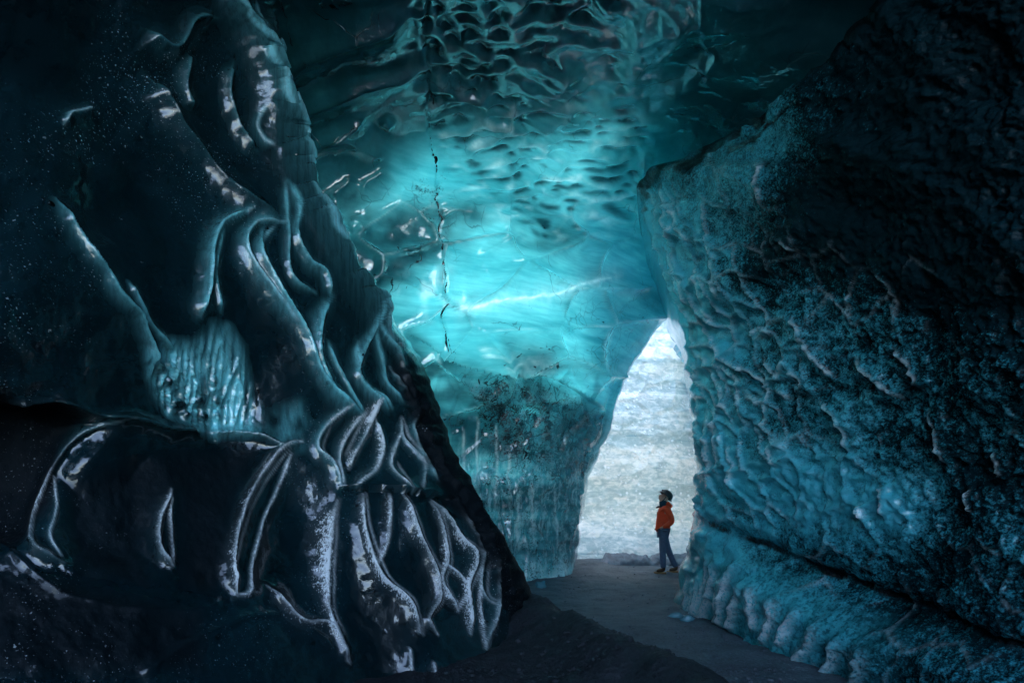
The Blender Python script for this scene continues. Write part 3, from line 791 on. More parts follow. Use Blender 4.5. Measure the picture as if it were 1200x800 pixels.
    isband = (~isceil) & (cv > np.interp(cu, lipx[:, 0], lipx[:, 1], left=9e3, right=9e3) + 2) & (cv < 552) & (cu < 720)
    isfoot = (~isceil) & (~isband) & (cv > 552)
    body = ~(isceil | isband | isfoot)
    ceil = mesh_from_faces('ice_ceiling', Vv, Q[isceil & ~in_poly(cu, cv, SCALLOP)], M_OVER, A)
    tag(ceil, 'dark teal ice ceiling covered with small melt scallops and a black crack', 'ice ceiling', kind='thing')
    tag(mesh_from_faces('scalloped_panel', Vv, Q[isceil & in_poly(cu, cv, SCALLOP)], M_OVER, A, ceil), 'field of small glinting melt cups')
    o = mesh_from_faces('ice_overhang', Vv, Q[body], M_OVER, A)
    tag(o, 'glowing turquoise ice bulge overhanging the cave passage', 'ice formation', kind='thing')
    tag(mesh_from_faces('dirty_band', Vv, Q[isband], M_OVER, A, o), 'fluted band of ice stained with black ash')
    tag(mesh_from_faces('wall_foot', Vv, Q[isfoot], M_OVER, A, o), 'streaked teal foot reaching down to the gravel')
    # upper skin: the daylight side of the same ice, a metre or so behind the face
    vb = np.linspace(60, 736, 90); ub = np.linspace(0, 1, 90)
    UU = 215 + (interp(SIL_O, vb)[:, None] - 225) * ub[None]; VV = np.repeat(vb[:, None], 90, 1)
    Yb = rbf(DEP_O)(UU, VV)
    Pb = unproj(UU, VV, Yb)
    th = THICK(UU, VV)
    Pb = Pb + th[..., None] * np.array([0.0, .62, .78])
    Pb[..., 2] += .12 * fbm(UU / 50, VV / 50, 17, 3)
    zz = np.zeros(Pb.shape[:2]).ravel()
    tag(mesh_from_faces('upper_skin', Pb.reshape(-1, 3), quads(90, 90), M_SKIN, None, o), 'daylit back of the ice bulge')
    return o


def THICK(U, V):
    return 0.75 + 1.0 * sst(300, 140, V) + 1.7 * sst(620, 420, U) + .9 * sst(420, 520, V) * sst(700, 600, U)


# ------------------------------------------------------------------ right wall
SIL_R = [(-300, 1330), (-60, 1110), (0, 1050), (50, 1002), (95, 952), (140, 900), (165, 842), (185, 806), (195, 772), (212, 749), (250, 752), (290, 762), (330, 778),
         (370, 790), (400, 798), (440, 805), (500, 811), (560, 814), (600, 811), (625, 806), (660, 797), (700, 790), (718, 786), (760, 776), (1000, 760)]
LEDGE = [(800, 622), (812, 612), (850, 626), (900, 646), (960, 676), (1020, 702), (1100, 727), (1200, 762), (1500, 860)]
RR = [([(805, 413), (818, 418), (829, 430), (844, 454), (847, 466), (859, 487), (863, 499)], .07, 8), ([(802, 415), (814, 433), (817, 448), (832, 461), (840, 475), (846, 520), (850, 560)], .06, 8),
      ([(829, 418), (850, 433), (865, 445), (869, 469), (871, 481), (880, 499)], .07, 8),
      ([(820, 403), (841, 406), (850, 421), (868, 431), (883, 436), (898, 451), (901, 463), (896, 472), (880, 466), (874, 455)], .08, 8), ([(898, 472), (899, 487), (896, 502)], .05, 8),
      ([(895, 418), (910, 436), (913, 442), (919, 427), (920, 418)], .06, 8), ([(929, 433), (940, 448), (937, 454)], .06, 8), ([(943, 400), (952, 418), (961, 428), (975, 440)], .07, 9),
      ([(913, 457), (925, 466)], .05, 7), ([(779, 234), (794, 255), (795, 264), (788, 279)], .06, 7), ([(773, 255), (789, 277), (786, 291)], .06, 7), ([(800, 264), (813, 282)], .05, 7),
      ([(833, 285), (846, 303)], .06, 8), ([(818, 312), (827, 336), (830, 354)], .06, 7), ([(804, 405), (830, 405), (842, 408), (848, 420)], .06, 7), ([(825, 363), (836, 372), (834, 384)], .05, 7),
      ([(902, 188), (903, 216), (906, 242)], .07, 9), ([(926, 283), (940, 294)], .07, 10), ([(1048, 408), (1064, 430), (1076, 457)], .09, 10), ([(1000, 420), (1022, 440), (1050, 466)], .09, 11),
      ([(1028, 568), (1036, 584), (1038, 604)], .08, 9), ([(1008, 590), (1014, 606)], .06, 8), ([(870, 395), (890, 385), (905, 392)], .05, 8), ([(930, 372), (940, 388), (938, 405)], .06, 8),
      ([(960, 470), (985, 500), (990, 530)], .06, 12), ([(860, 520), (866, 550), (862, 575)], .05, 9), ([(905, 520), (915, 545)], .05, 10), ([(838, 300), (850, 330), (856, 350)], .05, 9),
      ([(1160, 530), (1170, 556)], .07, 12), ([(1130, 575), (1136, 600)], .07, 10), ([(1085, 480), (1100, 510), (1108, 545)], .06, 14), ([(770, 220), (778, 240), (776, 262)], .05, 8),
      ([(790, 300), (803, 330), (810, 360)], .06, 8), ([(783, 292), (795, 322), (800, 350)], .05, 7), ([(812, 460), (820, 500), (822, 540)], .05, 7), ([(828, 480), (836, 530), (838, 580)], .05, 8)]
FL = [([(842, 646), (843, 673), (839, 695), (828, 722)], .09, 9), ([(880, 649), (869, 671), (865, 695), (858, 726)], .11, 9), ([(821, 670), (824, 701), (814, 722)], .08, 7),
      ([(806, 660), (807, 701), (798, 718)], .07, 7), ([(816, 675), (816, 704), (807, 720)], .06, 6), ([(857, 670), (854, 704), (846, 726)], .08, 8), ([(890, 672), (887, 698), (874, 730)], .09, 9),
      ([(964, 706), (953, 720), (945, 745)], .10, 9), ([(901, 675), (906, 704), (909, 728)], .08, 9), ([(925, 690), (930, 715), (924, 742)], .07, 10), ([(985, 720), (980, 745), (965, 765)], .09, 10),
      ([(1010, 735), (1005, 765), (990, 790)], .10, 11), ([(1040, 745), (1040, 775), (1025, 800)], .09, 12), ([(832, 640), (833, 680), (823, 716)], .05, 6)]


def depth_right(U, V):
    a, b = (U - CX) / F, (HY - V) / F
    Y = 3.95 / np.maximum(a + .20 + .11 * b, .12)
    return np.minimum(Y, 14)


def build_right():
    v = np.arange(-280, 1000.1, 2.2); nf, nc = 400, 30
    us = interp(SIL_R, v) + np.where(v < 205, 22 * fbm(v / 22, v * 0, 27, 3), 0) + 5.5 * fbm(v / 13, v * 0, 23, 4) + np.where((v > 230) & (v < 720), 2.5 * np.abs(np.sin(v / 9.0 + 3 * fbm(v / 40, v * 0, 5, 2))), 0)
    t = np.linspace(0, 1, nf) ** 1.25
    U = us[:, None] + (1560 - us[:, None]) * t[None]
    V = np.repeat(v[:, None], nf, 1)
    Y = depth_right(U, V)
    dsil = U - us[:, None]
    Y = Y + .35 * (1 - np.sqrt(np.clip(1 - (1 - np.clip(dsil / 22, 0, 1)) ** 2, 0, 1)))
    P = unproj(U, V, Y)
    N = normals(P)
    N *= np.where((N * (np.array([0, 0, CAMZ]) - P)).sum(-1, keepdims=True) < 0, -1, 1)
    H = .20 * fbm(U / 170, V / 150, 81, 3) + .06 * fbm(U / 55, V / 55, 85, 3)
    # the facet line dropping from the upper right to the edge
    fac = [(1010, 232), (926, 282), (890, 306), (860, 330), (830, 357), (812, 390), (800, 410)]
    D, S, T = line_dist(U, V, fac, 160)
    H += np.where(S > 0, 1, -1) * 0.0 + .10 * np.exp(-(D / 26) ** 2) * sst(0, .3, T) * sst(1, .8, T)
    D2, S2, T2 = line_dist(U, V, [(960, 150), (1100, 215), (1250, 320)], 200)
    H += .14 * np.exp(-D2 / 55)
    rim = np.zeros(U.shape)
    for pts, amp, w in RR:
        D, S, T = line_dist(U + 3 * fbm(U / 14, V / 14, 91, 2), V + 3 * fbm(U / 14, V / 14, 93, 2), pts, 70)
        end = sst(0, .15, T) * sst(1, .85, T) * .8 + .2
        H = H + 1.1 * amp * end * np.exp(-D / (w * np.where(S > 0, .6, 1.1)))
        rim = np.maximum(rim, end * np.exp(-(D / 2.2) ** 2))
    # melt cups near the opening
    wu, wv = U + 12 * fbm(U / 40, V / 40, 95, 3), V + 12 * fbm(U / 40, V / 40, 97, 3)
    f1, f2, dx, dy, _ = worley((wu - .35 * wv) / 24, wv / 46, 33)
    near = sst(210, 20, dsil) * sst(180, 260, V) * sst(640, 580, V)
    H += .09 * near * (np.exp(-(f2 - f1) / .10) - .7 * f1)
    cuprim = near * np.exp(-((f2 - f1) / .09) ** 2) * np.clip(.5 + 1.5 * fbm(U / 30, V / 30, 98, 3), 0, 1)
    f1, f2, dx, dy, _ = worley((wu - .2 * wv) / 42, wv / 50, 35)
    topr = soft_poly(U, V, [(900, 250), (1010, -50), (1100, -300), (1600, -300), (1600, 420), (1150, 330), (960, 300)], 70)
    cr2 = (1 - topr) * (1 - near) * np.exp(-((f2 - f1) / .06) ** 2) * np.clip(1.6 * fbm(U / 60, V / 60, 96, 3), 0, 1)
    H += .058 * (1 - near) * (1 - .75 * topr) * (np.exp(-(f2 - f1) / .16) * .7 - .6 * f1) * (.5 + 1.2 * np.clip(fbm(U / 90, V / 90, 99, 2) + .2, 0, 1))
    fine = fbm(U / 8, V / 8, 101, 4, .6)
    H += .034 * fine
    # ledge and fluted foot
    lv = np.interp(U, np.array(LEDGE)[:, 0], np.array(LEDGE)[:, 1])
    dl = V - lv
    H += .30 * sst(2, 46, dl) * sst(10, 150, dsil) - .09 * np.exp(-((dl + 4) / 11) ** 2)
    rime_glint = np.zeros(U.shape)
    for pts, amp, w in FL:
        D, S, T = line_dist(U + 2 * fbm(U / 14, V / 14, 91, 2), V, pts, 60)
        H = H + 1.3 * amp * sst(0, .2, T) * np.exp(-D / (w * .8))
        rime_glint = np.maximum(rime_glint, sst(.05, .5, T) * np.exp(-(D / (.6 * w)) ** 2))
    groove = .80 * np.exp(-((dl + 5) / 8) ** 2) * sst(800, 840, U) * (.75 + .6 * fbm(U / 20, V / 20, 103, 3))
    # black cracks along the seam with the ceiling
    for pts, w, a in [([(745, 222), (762, 199), (785, 190), (800, 196), (812, 190), (840, 170), (862, 158), (880, 146), (900, 140)], 4.5, .9),
                      ([(822, 172), (845, 162), (868, 148), (880, 138)], 3, .8), ([(868, 142), (900, 120), (930, 100), (950, 95)], 4, .9),
                      ([(940, 95), (975, 72), (1000, 52), (1050, 0)], 6, .9), ([(860, 176), (890, 160), (930, 128)], 3, .6), ([(748, 230), (752, 262), (764, 300)], 3.5, .8)]:
        D, S, T = line_dist(U + 7 * fbm(U / 14, V / 14, 105, 3), V + 7 * fbm(U / 14, V / 14, 107, 3), pts, 50)
        groove = np.maximum(groove, a * np.exp(-(D / (1.7 * w)) ** 2))
        H -= .03 * np.exp(-(D / w) ** 2)
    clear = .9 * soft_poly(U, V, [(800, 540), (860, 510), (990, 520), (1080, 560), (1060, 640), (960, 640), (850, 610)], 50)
    clear = np.maximum(clear, .85 * sst(170, 10, dsil) * sst(190, 260, V))  # light from the opening painted along the edge
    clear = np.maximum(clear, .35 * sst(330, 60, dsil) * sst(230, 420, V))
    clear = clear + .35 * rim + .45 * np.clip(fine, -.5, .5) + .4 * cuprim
    clear = np.maximum(clear, .42 * soft_poly(U, V, [(745, 215), (800, 190), (900, 140), (960, 150), (930, 270), (840, 340), (790, 380)], 60))
    clear -= .5 * soft_poly(U, V, [(1000, -100), (1300, -300), (1600, 0), (1600, 420), (1200, 380), (950, 300), (900, 330), (900, 250), (980, 180)], 60)  # fade to black on the right painted in
    foot = sst(6, 34, dl) * sst(1120, 900, U)
    low_edge = sst(0, 1, dl / 100)
    rime_glint = np.maximum(1.0 * rime_glint * foot, .75 * rim * (1 - .5 * foot)); rime_glint = np.maximum(rime_glint, .6 * cuprim); rime_glint = np.maximum(rime_glint, .5 * cr2)  # flutes carry rime; rims and cups get painted glints
    P = P + N * (H * sst(0, 7, dsil))[..., None]
    s = np.linspace(0, 1, nc)[1:]
    E = P[:, 0]
    d = np.stack([E[:, 0] / E[:, 1], np.ones(len(v)), 0 * E[:, 0]], -1)
    back = E[:, None] + d[:, None] * (np.maximum(19 - E[:, 1], 3)[:, None] * s[None])[..., None]
    back[..., 0] += 1.6 * (s ** 1.4)[None] + .35 * s[None] * fbm(back[..., 1] * .8, back[..., 2] * .8, 6, 3)
    full = np.concatenate([back[:, ::-1], P], 1)
    n, m = full.shape[:2]
    z = lambda a, k=0.0: np.concatenate([np.repeat(a[:, :1] * k, nc - 1, 1), a], 1).ravel()
    A = dict(clear=z(clear, 1), groove=z(groove), foot=z(foot, 1), rime_glint=z(rime_glint))
    Vv = full.reshape(-1, 3); Q = quads(n, m)
    isfoot = (z(dl)[Q].mean(1) > 12) & (z(U, 0)[Q].mean(1) > 100)
    o = mesh_from_faces('ice_wall', Vv, Q[~isfoot], M_RIGHT, A)
    tag(o, 'black pebbled ice wall with teal scallops edging the bright opening', 'ice wall', kind='thing')
    tag(mesh_from_faces('wall_foot', Vv, Q[isfoot], M_RIGHT, A, o), 'blue fluted apron flaring out at the bottom')
    return o


# ------------------------------------------------------------------ far wall of the open shaft
def build_far():
    x = np.linspace(-7, 9, 260); zc = np.linspace(-.6, 14.5, 280)
    X, Z = np.meshgrid(x, zc)
    Yw = 16.6 + .045 * (X - 2) ** 2 + .05 * Z + .5 * fbm(X / 3.5, Z / 3.0, 111, 3)
    lay = fbm(X / 6.0, Z * 1.6, 115, 4)
    f1, f2, _, dy, _ = worley(X / 1.0 + .5 * fbm(X, Z, 7, 2), Z / .75 + .4 * fbm(X, Z, 8, 2), 44)
    Yw += .06 * lay + .20 * (.6 * f1 - np.exp(-(f2 - f1) / .15) * .5) + .05 * fbm(X * 3, Z * 4, 119, 3)
    Yw -= .9 * sst(1.2, -.3, Z)
    P = np.stack([X, Yw, Z], -1)
    o = mesh_from_faces('ice_wall', P.reshape(-1, 3), quads(280, 260), M_FAR)
    Pb = np.stack([X[::4, ::4], Yw[::4, ::4] * .15 + 16.9 * .85 + .55, Z[::4, ::4]], -1)
    mesh_from_faces('upper_skin', Pb.reshape(-1, 3), quads(*Pb.shape[:2]), M_SNOW, None, o)
    ys, zs = np.meshgrid(np.linspace(13.6, 16.9, 40), np.linspace(-.5, 11, 80))
    xs = -1.0 + .35 * fbm(ys * .8, zs * .6, 181, 4) + .05 * zs
    mesh_from_faces('bounce_slab', np.stack([xs, ys, zs], -1).reshape(-1, 3), quads(*xs.shape), M_BOUNCE, None, o)  # unseen pale slab added to bounce sunlight onto the person
    tag(o, 'pale layered ice wall in daylight behind the person', 'ice wall', kind='thing')


# ------------------------------------------------------------------ ground
def TOE(X, Y):
    toe = np.interp(Y, [2.0, 3.5, 4.76, 6.0, 7.7, 8.6, 10], [2.1, 1.85, 1.42, 1.02, .52, .10, -.6])   # gravel bank at the foot of the left wall
    return toe - X + .12 * fbm(X * 2, Y * 2, 139, 3)


def ground_z(X, Y):
    z = .035 * fbm(X * 1.1, Y * 1.1, 131, 4) + .022 * fbm(X * 5, Y * 7, 135, 4)
    dd = TOE(X, Y)
    near = sst(9.5, 8.2, Y)
    z = z + near * (.46 * np.exp(-((dd - .70) / .46) ** 2) + .14 * sst(.5, 1.6, dd) + .05 * np.clip(fbm(X * 5, Y * 5, 141, 4), -.3, .6) * sst(0, .3, dd))
    z = z + .20 * np.exp(-((X - 1.75) / .5) ** 2 - ((Y - 13.3) / .8) ** 2)                       # low crest by the overhang foot
    z = z - .05 * sst(13.0, 15.0, Y)
    far = sst(24, 40, np.hypot(X, Y))
    return z * (1 - far) + far * (.25 * fbm(X / 30, Y / 30, 145, 3) - .2)


def build_ground():
    def axis(lo, hi, step):
        fine = np.arange(lo, hi, step)
        g = np.array([.3, .7, 1.3, 2.2, 4, 7, 12, 20, 35, 60, 110, 200, 400, 800])
        return np.concatenate([lo - g[::-1], fine, hi + g])
    X, Y = np.meshgrid(axis(-4.5, 6.0, .035), axis(2.2, 17.5, .04))
    P = np.stack([X, Y, ground_z(X, Y)], -1)
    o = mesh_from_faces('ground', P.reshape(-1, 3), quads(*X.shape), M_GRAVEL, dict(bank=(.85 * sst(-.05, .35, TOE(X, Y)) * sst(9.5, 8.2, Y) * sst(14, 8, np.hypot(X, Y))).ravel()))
    tag(o, kind='structure')


# ------------------------------------------------------------------ unseen glacier boxes round the cave, shaped to block and admit daylight
def box(bm, x0, x1, y0, y1, z0, z1):
    vs = [bm.verts.new((x, y, z)) for z in (z0, z1) for x, y in ((x0, y0), (x1, y0), (x1, y1), (x0, y1))]
    for f in ((0, 3, 2, 1), (4, 5, 6, 7), (0, 1, 5, 4), (1, 2, 6, 5), (2, 3, 7, 6), (3, 0, 4, 7)):
        bm.faces.new([vs[i] for i in f])


def build_hull():
    bm = bmesh.new()
    box(bm, -13, -5.0, -11, 8.0, 8.7, 10.2)              # ice above the cave
    box(bm, 5.0, 13, -11, 8.0, 8.7, 10.2)
    box(bm, -4.99, 4.99, -5.5, 8.0, 8.7, 10.2)  # stops short, leaving an added roof opening for sky light
    box(bm, -9, -7, -10.9, 14.5, -.6, 8.69)              # left
    box(bm, 6.2, 9, -10.9, 20, -.6, 8.69)                # right
    box(bm, -6.99, 6.19, -10.9, -9.5, -.6, 2.4)          # sill of an added mouth behind the camera, open for fill light
    box(bm, 3.6, 6.19, 1.7, 2.1, -.6, 8.69)
    box(bm, -6.99, -3.4, 1.2, 1.7, -.6, 8.69)
    box(bm, -6.9, 6.19, 7.4, 7.9, 7.1, 8.69)             # added bulkhead above the ceiling, blocks daylight to shape the glow
    me = bpy.data.meshes.new('glacier_light_hull'); bm.to_mesh(me); bm.free()
    me.materials.append(M_BODY)
    o = bpy.data.objects.new('glacier_light_hull', me); COL.objects.link(o)
    tag(o, kind='structure')


# ------------------------------------------------------------------ small ice pieces
def lump(name, loc, size, mat, seed, sub=3, parent=None):
    bm = bmesh.new()
    bmesh.ops.create_icosphere(bm, subdivisions=sub, radius=1)
    co = np.array([v.co for v in bm.verts])
    k = 1 + .55 * fbm(co[:, 0] * 1.4 + seed * 3.1, co[:, 1] * 1.4 + co[:, 2] * 2.1, seed, 3)
    for v, f in zip(bm.verts, k):
        v.co = Vector((v.co.x * size[0] * f, v.co.y * size[1] * f, v.co.z * size[2] * f))
    for f in bm.faces: f.smooth = True
    me = bpy.data.meshes.new(name); bm.to_mesh(me); bm.free()
    me.materials.append(mat)
    o = bpy.data.objects.new(name, me); COL.objects.link(o); o.location = loc
    if parent: o.parent = parent
    return o


def on_ground(u, v):
    y = CAMZ * F / (v - HY)
    for _ in range(6):
        x = (u - CX) / F * y
        z = float(ground_z(np.array([x]), np.array([y]))[0])
        y = (CAMZ - z) * F / (v - HY)
    return Vector((x, y, z))


def build_gravel():
    bm = bmesh.new(); bmesh.ops.create_icosphere(bm, subdivisions=1, radius=1)
    bv = np.array([v.co for v in bm.verts]); bf = np.array([[v.index for v in f.verts] for f in bm.faces]); bm.free()
    N = 5200
    y = 4.0 + 9.5 * rng.random(N) ** 1.3; x = (rng.random(N) * 1.25 - .35) * y * .55 + .1
    keep = (np.abs(TOE(x, y) - .25) < .5) | (rng.random(N) < .12) | (fbm(x * .9, y * .9, 171, 3) > .30)
    x, y = x[keep], y[keep]; N = len(x)
    z = ground_z(x, y)
    r = .006 + .020 * rng.random(N) ** 4 + .010 * (np.abs(TOE(x, y) - .2) < .35) * rng.random(N) ** 2
    k = bv[None] * r[:, None, None] * (1 + .5 * (rng.random((N, len(bv), 1)) - .5)) * np.stack([.8 + .6 * rng.random(N), .8 + .6 * rng.random(N), .5 + .4 * rng.random(N)], 1)[:, None]
    P = k + np.stack([x, y, z + .25 * r], 1)[:, None]
    Q = (bf[None] + (np.arange(N) * len(bv))[:, None, None]).reshape(-1, 3)
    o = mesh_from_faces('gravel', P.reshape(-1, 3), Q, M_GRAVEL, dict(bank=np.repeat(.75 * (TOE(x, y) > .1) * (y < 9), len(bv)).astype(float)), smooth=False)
    tag(o, kind='stuff')


def build_bits():
    M_CHUNK = simple_mat('pale_ice_chunk', (0.08, 0.22, 0.27), .12, 9, .35, .02)
    M_DIRTY = simple_mat('ash_grey_ice', (0.20, 0.22, 0.25), .6, 7, .6, .05)
    # low dirty ice ridge at the foot of the far wall
    n, m = 70, 16
    s = np.linspace(0, 1, n); a = np.linspace(0, math.pi, m)
    S, Aa = np.meshgrid(s, a, indexing='ij')
    cx = 2.25 + 3.0 * S; cy = 14.3 + .25 * np.sin(S * 5) + 0 * S
    hgt = (.26 * (1 - .62 * S) + .10 * fbm(S * 9, S * 0, 151, 3)) * np.sin(np.clip(S * 26, 0, math.pi / 2))
    R = 1 + .5 * fbm(S * 14, Aa * 2, 153, 3)
    P = np.stack([cx, cy - .38 * np.cos(Aa) * R, -.12 + (hgt + .14) * np.sin(Aa) * R], -1)
    o = mesh_from_faces('ice_ridge', P.reshape(-1, 3), quads(n, m), M_DIRTY)
    tag(o, 'low grey ash-stained ice ridge on the ground behind the person', 'ice ridge')
    for i, (u, v, sz, lab) in enumerate([
        (634, 688, (.10, .08, .09), 'small pale ice chunk on the gravel by the overhang foot'),
        (806, 727, (.08, .06, .06), 'wet ice chunk lying against the fluted blue wall foot'),
        (792, 723, (.10, .06, .05), 'smallest glassy ice chunk on the gravel beside the fluted foot')]):
        p = on_ground(u, v)
        tag(lump('ice_chunk', (p.x, p.y, p.z + sz[2] * .35), sz, M_CHUNK, 161 + i), lab, 'ice chunk', 'loose ice chunks on the gravel')


# ------------------------------------------------------------------ person
def skin(name, verts, edges, radii, mat, parent, root=0, sub=2):
    me = bpy.data.meshes.new(name)
    me.from_pydata([Vector(v) for v in verts], edges, [])
    o = bpy.data.objects.new(name, me); COL.objects.link(o)
    o.parent = parent
    sm = o.modifiers.new('skin', 'SKIN'); sm.use_smooth_shade = True; sm.branch_smoothing = .4
    for i, r in enumerate(radii):
        d = me.skin_vertices[0].data[i]
        d.radius = r if isinstance(r, tuple) else (r, r)
        d.use_root = (i == root)
    ss = o.modifiers.new('sub', 'SUBSURF'); ss.levels = sub; ss.render_levels = sub
    me.materials.append(mat)
    return o


def lathe(name, prof, seg, mat, parent, scale=(1, 1, 1), loc=(0, 0, 0), rot=(0, 0, 0)):
    bm = bmesh.new(); rings = []
    for r, z in prof:
        rings.append([bm.verts.new((r * math.cos(a) * scale[0], r * math.sin(a) * scale[1], z * scale[2])) for a in [2 * math.pi * k / seg for k in range(seg)]])
    for A, B in zip(rings, rings[1:]):
        for k in range(seg):
            bm.faces.new((A[k], A[(k + 1) % seg], B[(k + 1) % seg], B[k]))
    for f in bm.faces: f.smooth = True
    me = bpy.data.meshes.new(name); bm.to_mesh(me); bm.free(); me.materials.append(mat)
    o = bpy.data.objects.new(name, me); COL.objects.link(o); o.parent = parent; o.location = loc; o.rotation_euler = rot
    return o


def build_person():
    base = on_ground(777, 671)
    R = empty('person', base)
    tag(R, 'person in red jacket, blue jeans and dark helmet looking up at the ice', 'person')
    SKIN = simple_mat('skin', (.55, .33, .25), .5)
    JACKET = simple_mat('red_orange_shell_fabric', (.98, .085, .026), .55, 9, .25, .01)
    JEANS = simple_mat('faded_blue_denim', (.10, .14, .22), .8, 30, .4, .004)
    BOOT = simple_mat('brown_leather', (.09, .055, .035), .6, 20, .3)
    SOLE = simple_mat('tan_boot_sole', (.34, .20, .10), .7)
    HELM = simple_mat('dark_grey_helmet_shell', (.035, .045, .05), .35)
    BUFF = simple_mat('dark_blue_knit', (.02, .06, .09), .85)
    BLACK = simple_mat('black_nylon', (.012, .012, .014), .5)
    # local axes: -x is where the person faces, -y is towards the camera; left foot (near) stands, right foot behind
    HIP, NECK = (0.0, 0, .93), (.055, 0, 1.47)
    hl, hr = (-.005, -.09, .90), (.015, .09, .90)
    kl, kr = (-.035, -.10, .50), (.15, .10, .50)
    al, ar = (-.015, -.10, .09), (.325, .10, .10)
    sh_l, sh_r = (.05, -.165, 1.37), (.05, .165, 1.37)
    el_l, el_r = (.13, -.26, 1.14), (.10, .26, 1.13)
    wr_l, wr_r = (-.06, -.21, 1.00), (-.04, .17, 1.00)
    head, face = (.03, 0, 1.60), (-.045, 0, 1.645)
    crown = (.085, 0, 1.69)
    bv = [HIP, (.015, 0, 1.10), (.03, 0, 1.30), NECK, head, crown, hl, kl, al, (-.14, -.10, .045), hr, kr, ar, (.205, .10, .045),
          sh_l, el_l, wr_l, sh_r, el_r, wr_r, (-.11, -.18, .97), (-.075, .13, .98)]
    be = [(0, 1), (1, 2), (2, 3), (3, 4), (4, 5), (0, 6), (6, 7), (7, 8), (8, 9), (0, 10), (10, 11), (11, 12), (12, 13), (2, 14), (14, 15), (15, 16), (2, 17), (17, 18), (18, 19), (16, 20), (19, 21)]
    br = [(.09, .12), (.09, .12), (.09, .12), .055, (.085, .078), .07, .07, .05, .04, .035, .07, .05, .04, .035, .030, .024, .022, .030, .024, .022, .030, .030]
    body = skin('body', bv, be, br, SKIN, R)
    # hands with five fingers each, half closed at the pockets
    for w, k in (((-.11, -.18, .97), -1), ((-.075, .13, .98), 1)):
        hv, he, hr_ = [w], [], [.030]
        for i in range(4):
            oy = (i - 1.5) * .018
            ln = (.028, .034, .032, .024)[i]
            j = len(hv)
            hv += [(w[0] - .03, w[1] + oy, w[2] - .015), (w[0] - .03 - ln, w[1] + oy, w[2] - .03), (w[0] - .028 - ln, w[1] + oy, w[2] - .055)]
            he += [(0, j), (j, j + 1), (j + 1, j + 2)]; hr_ += [.010, .009, .008]
        j = len(hv)
        hv += [(w[0] - .01, w[1] - k * .035, w[2] - .01), (w[0] - .035, w[1] - k * .04, w[2] - .03)]
        he += [(0, j), (j, j + 1)]; hr_ += [.011, .009]
        skin('glove', hv, he, hr_, BLACK, R, sub=1)
    # face: nose, brow and chin on the upturned head, facing up-left
    f = lump('face', (-.012, 0, 1.635), (.062, .060, .080), SKIN, 3, 3, R); f.rotation_euler = (0, .8, 0)
    nose = lump('nose', (-.070, 0, 1.675), (.018, .012, .020), SKIN, 5, 2, f); nose.parent = R
    for k in (-1, 1):
        lump('eye', (-.045, k * .026, 1.695), (.009, .011, .007), BLACK, 9, 2, R)
    # trousers
    tv = [(0, 0, .97), (-.005, -.09, .88), (-.03, -.10, .52), (-.022, -.10, .30), (-.012, -.10, .10), (.015, .09, .88), (.135, .10, .52), (.225, .10, .30), (.315, .10, .11)]
    te = [(0, 1), (1, 2), (2, 3), (3, 4), (0, 5), (5, 6), (6, 7), (7, 8)]
    skin('trousers', tv, te, [(.125, .15), .108, .078, .069, .064, .108, .078, .069, .064], JEANS, R)
    # boots: upper, sole
    for x, y in ((-.03, -.10), (.30, .10)):
        b = skin('boot', [(x + .02, y, .16), (x + .025, y, .075), (x - .06, y, .065), (x - .14, y, .045)], [(0, 1), (1, 2), (2, 3)], [.056, .056, .050, .038], BOOT, R, sub=1)
        sv = bmesh.new()
        prof = [(.085, 0), (.07, .045), (0, .05), (-.10, .052), (-.17, .04), (-.19, 0), (-.17, -.04), (-.10, -.052), (0, -.05), (.07, -.045)]
        lo = [sv.verts.new((x + px, y + py, 0.0)) for px, py in prof]; hi = [sv.verts.new((x + px, y + py, .034)) for px, py in prof]
        sv.faces.new(hi); sv.faces.new(lo[::-1])
        for i in range(len(prof)):
            j = (i + 1) % len(prof); sv.faces.new((lo[i], lo[j], hi[j], hi[i]))
        me = bpy.data.meshes.new('sole'); sv.to_mesh(me); sv.free(); me.materials.append(SOLE)
        s = bpy.data.objects.new('sole', me); COL.objects.link(s); s.parent = b
    # jacket: torso with a flared hem, two bent sleeves, stand-up collar
    jv = [(.0, 0, .86), (.0, 0, .98), (.015, 0, 1.14), (.035, 0, 1.30), (.05, 0, 1.41), (.05, 0, 1.49),
          (.045, -.185, 1.39), (.115, -.25, 1.20), (.13, -.265, 1.12), (.03, -.245, 1.04), (-.06, -.205, .995),
          (.045, .185, 1.39), (.10, .25, 1.20), (.11, .26, 1.12), (.0, .235, 1.04), (-.03, .17, .995)]
    je = [(0, 1), (1, 2), (2, 3), (3, 4), (4, 5), (4, 6), (6, 7), (7, 8), (8, 9), (9, 10), (4, 11), (11, 12), (12, 13), (13, 14), (14, 15)]
    jr = [(.145, .185), (.140, .175), (.140, .172), (.145, .178), (.105, .14), (.080, .080), .082, .070, .068, .060, .050, .082, .070, .068, .060, .050]
    j = skin('jacket', jv, je, jr, JACKET, R, root=2)
    tag(j, 'bright orange red shell jacket')
    hood = lump('hood', (.115, 0, 1.47), (.085, .13, .075), JACKET, 21, 3, j)
    flap = lump('collar_flap', (-.112, -.03, 1.43), (.055, .06, .022), BLACK, 23, 2, j); flap.rotation_euler = (0, -.3, 0)
    zp = lump('zip', (-.118, 0, 1.17), (.012, .012, .17), BLACK, 24, 3, j)
    lathe('neck_gaiter', [(.088, -.06), (.092, -.02), (.088, .03), (.080, .075), (.06, .085)], 20, BUFF, R, loc=(.020, 0, 1.488), rot=(0, -.25, 0))
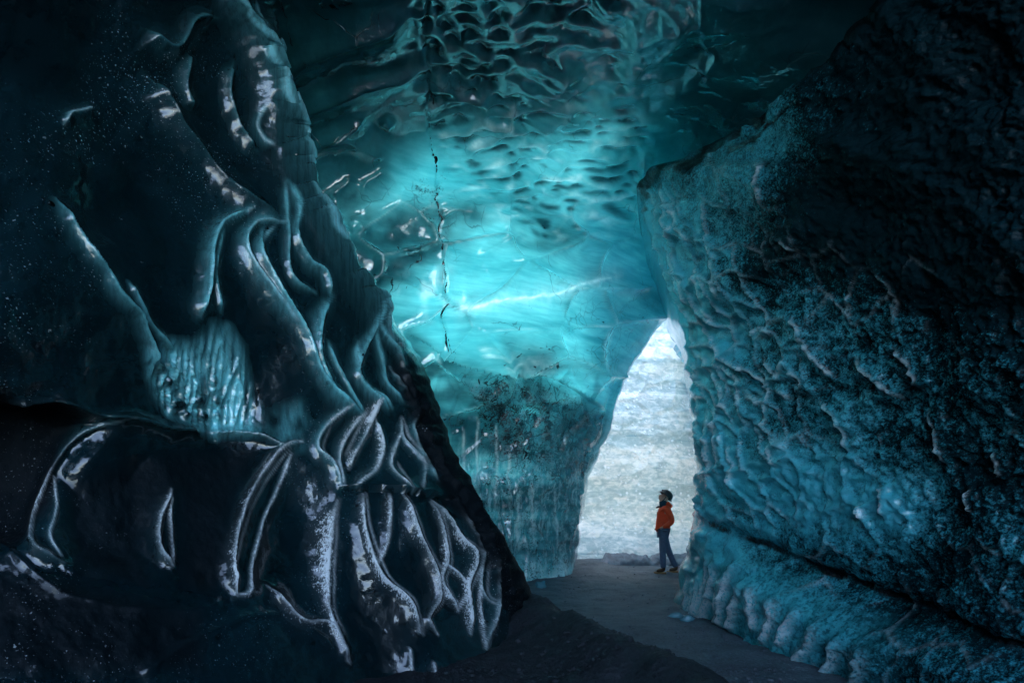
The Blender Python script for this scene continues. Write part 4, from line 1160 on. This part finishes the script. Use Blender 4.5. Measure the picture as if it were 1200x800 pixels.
    # helmet with brim and chin strap
    h = lathe('helmet', [(.128, -.02), (.130, 0), (.126, .035), (.110, .075), (.080, .105), (.042, .120), (.001, .124)], 28, HELM, R, (1.12, .98, 1), (.075, 0, 1.675), (0, .74, 0))
    lathe('brim', [(.128, -.012), (.150, -.022), (.152, -.014), (.130, 0)], 28, HELM, h, (1.1, .98, 1))
    lump('headlamp', (-.135, 0, .035), (.022, .03, .02), BLACK, 27, 2, h)
    for k in (-1, 1):
        skin('chin_strap', [(.045, k * .115, 1.66), (.01, k * .095, 1.60), (-.03, k * .03, 1.555)], [(0, 1), (1, 2)], [.008] * 3, BLACK, R, sub=1)


# ------------------------------------------------------------------ light and camera
def build_light():
    EL, AZ = math.radians(60), math.radians(14)           # sun high beyond the far wall, to the right
    w = bpy.data.worlds.new('World'); SC.world = w; w.use_nodes = True
    nt = w.node_tree; nt.nodes.clear()
    out = nt.nodes.new('ShaderNodeOutputWorld'); bg = nt.nodes.new('ShaderNodeBackground'); sky = nt.nodes.new('ShaderNodeTexSky')
    sky.sky_type = 'NISHITA'; sky.sun_disc = False; sky.sun_elevation = EL; sky.sun_rotation = AZ; sky.dust_density = 2.5; sky.ozone_density = 0.4
    bg.inputs['Strength'].default_value = 0.15
    nt.links.new(sky.outputs[0], bg.inputs['Color']); nt.links.new(bg.outputs[0], out.inputs['Surface'])
    L = bpy.data.lights.new('sun', 'SUN'); L.energy = 4.0; L.angle = math.radians(.53); L.color = (1.0, .97, .93)
    o = bpy.data.objects.new('sun', L); COL.objects.link(o)
    d = Vector((math.sin(AZ) * math.cos(EL), math.cos(AZ) * math.cos(EL), math.sin(EL)))      # towards the sun
    o.rotation_euler = d.to_track_quat('Z', 'Y').to_euler(); o.location = (0, 0, 30)


def build_camera():
    c = bpy.data.cameras.new('camera'); c.sensor_fit = 'HORIZONTAL'; c.sensor_width = 36; c.lens = F / 1200 * 36
    c.shift_y = (HY - 400) / 1200; c.clip_start = .05; c.clip_end = 3000
    o = bpy.data.objects.new('camera', c); COL.objects.link(o)
    o.location = (0, 0, CAMZ); o.rotation_euler = (math.pi / 2, 0, 0)
    SC.camera = o


build_ground(); build_left(); build_overhang(); build_right(); build_far(); build_hull(); build_gravel(); build_bits(); build_person(); build_light(); build_camera()

SC.render.engine = 'CYCLES'
cy = SC.cycles
cy.max_bounces = 8; cy.diffuse_bounces = 5; cy.glossy_bounces = 3; cy.transmission_bounces = 6
cy.sample_clamp_indirect = 6.0; cy.caustics_reflective = False; cy.caustics_refractive = False
cy.use_denoising = True
SC.view_settings.view_transform = 'Standard'; SC.view_settings.look = 'None'
SC.view_settings.exposure = 3.4; SC.view_settings.gamma = 1.0
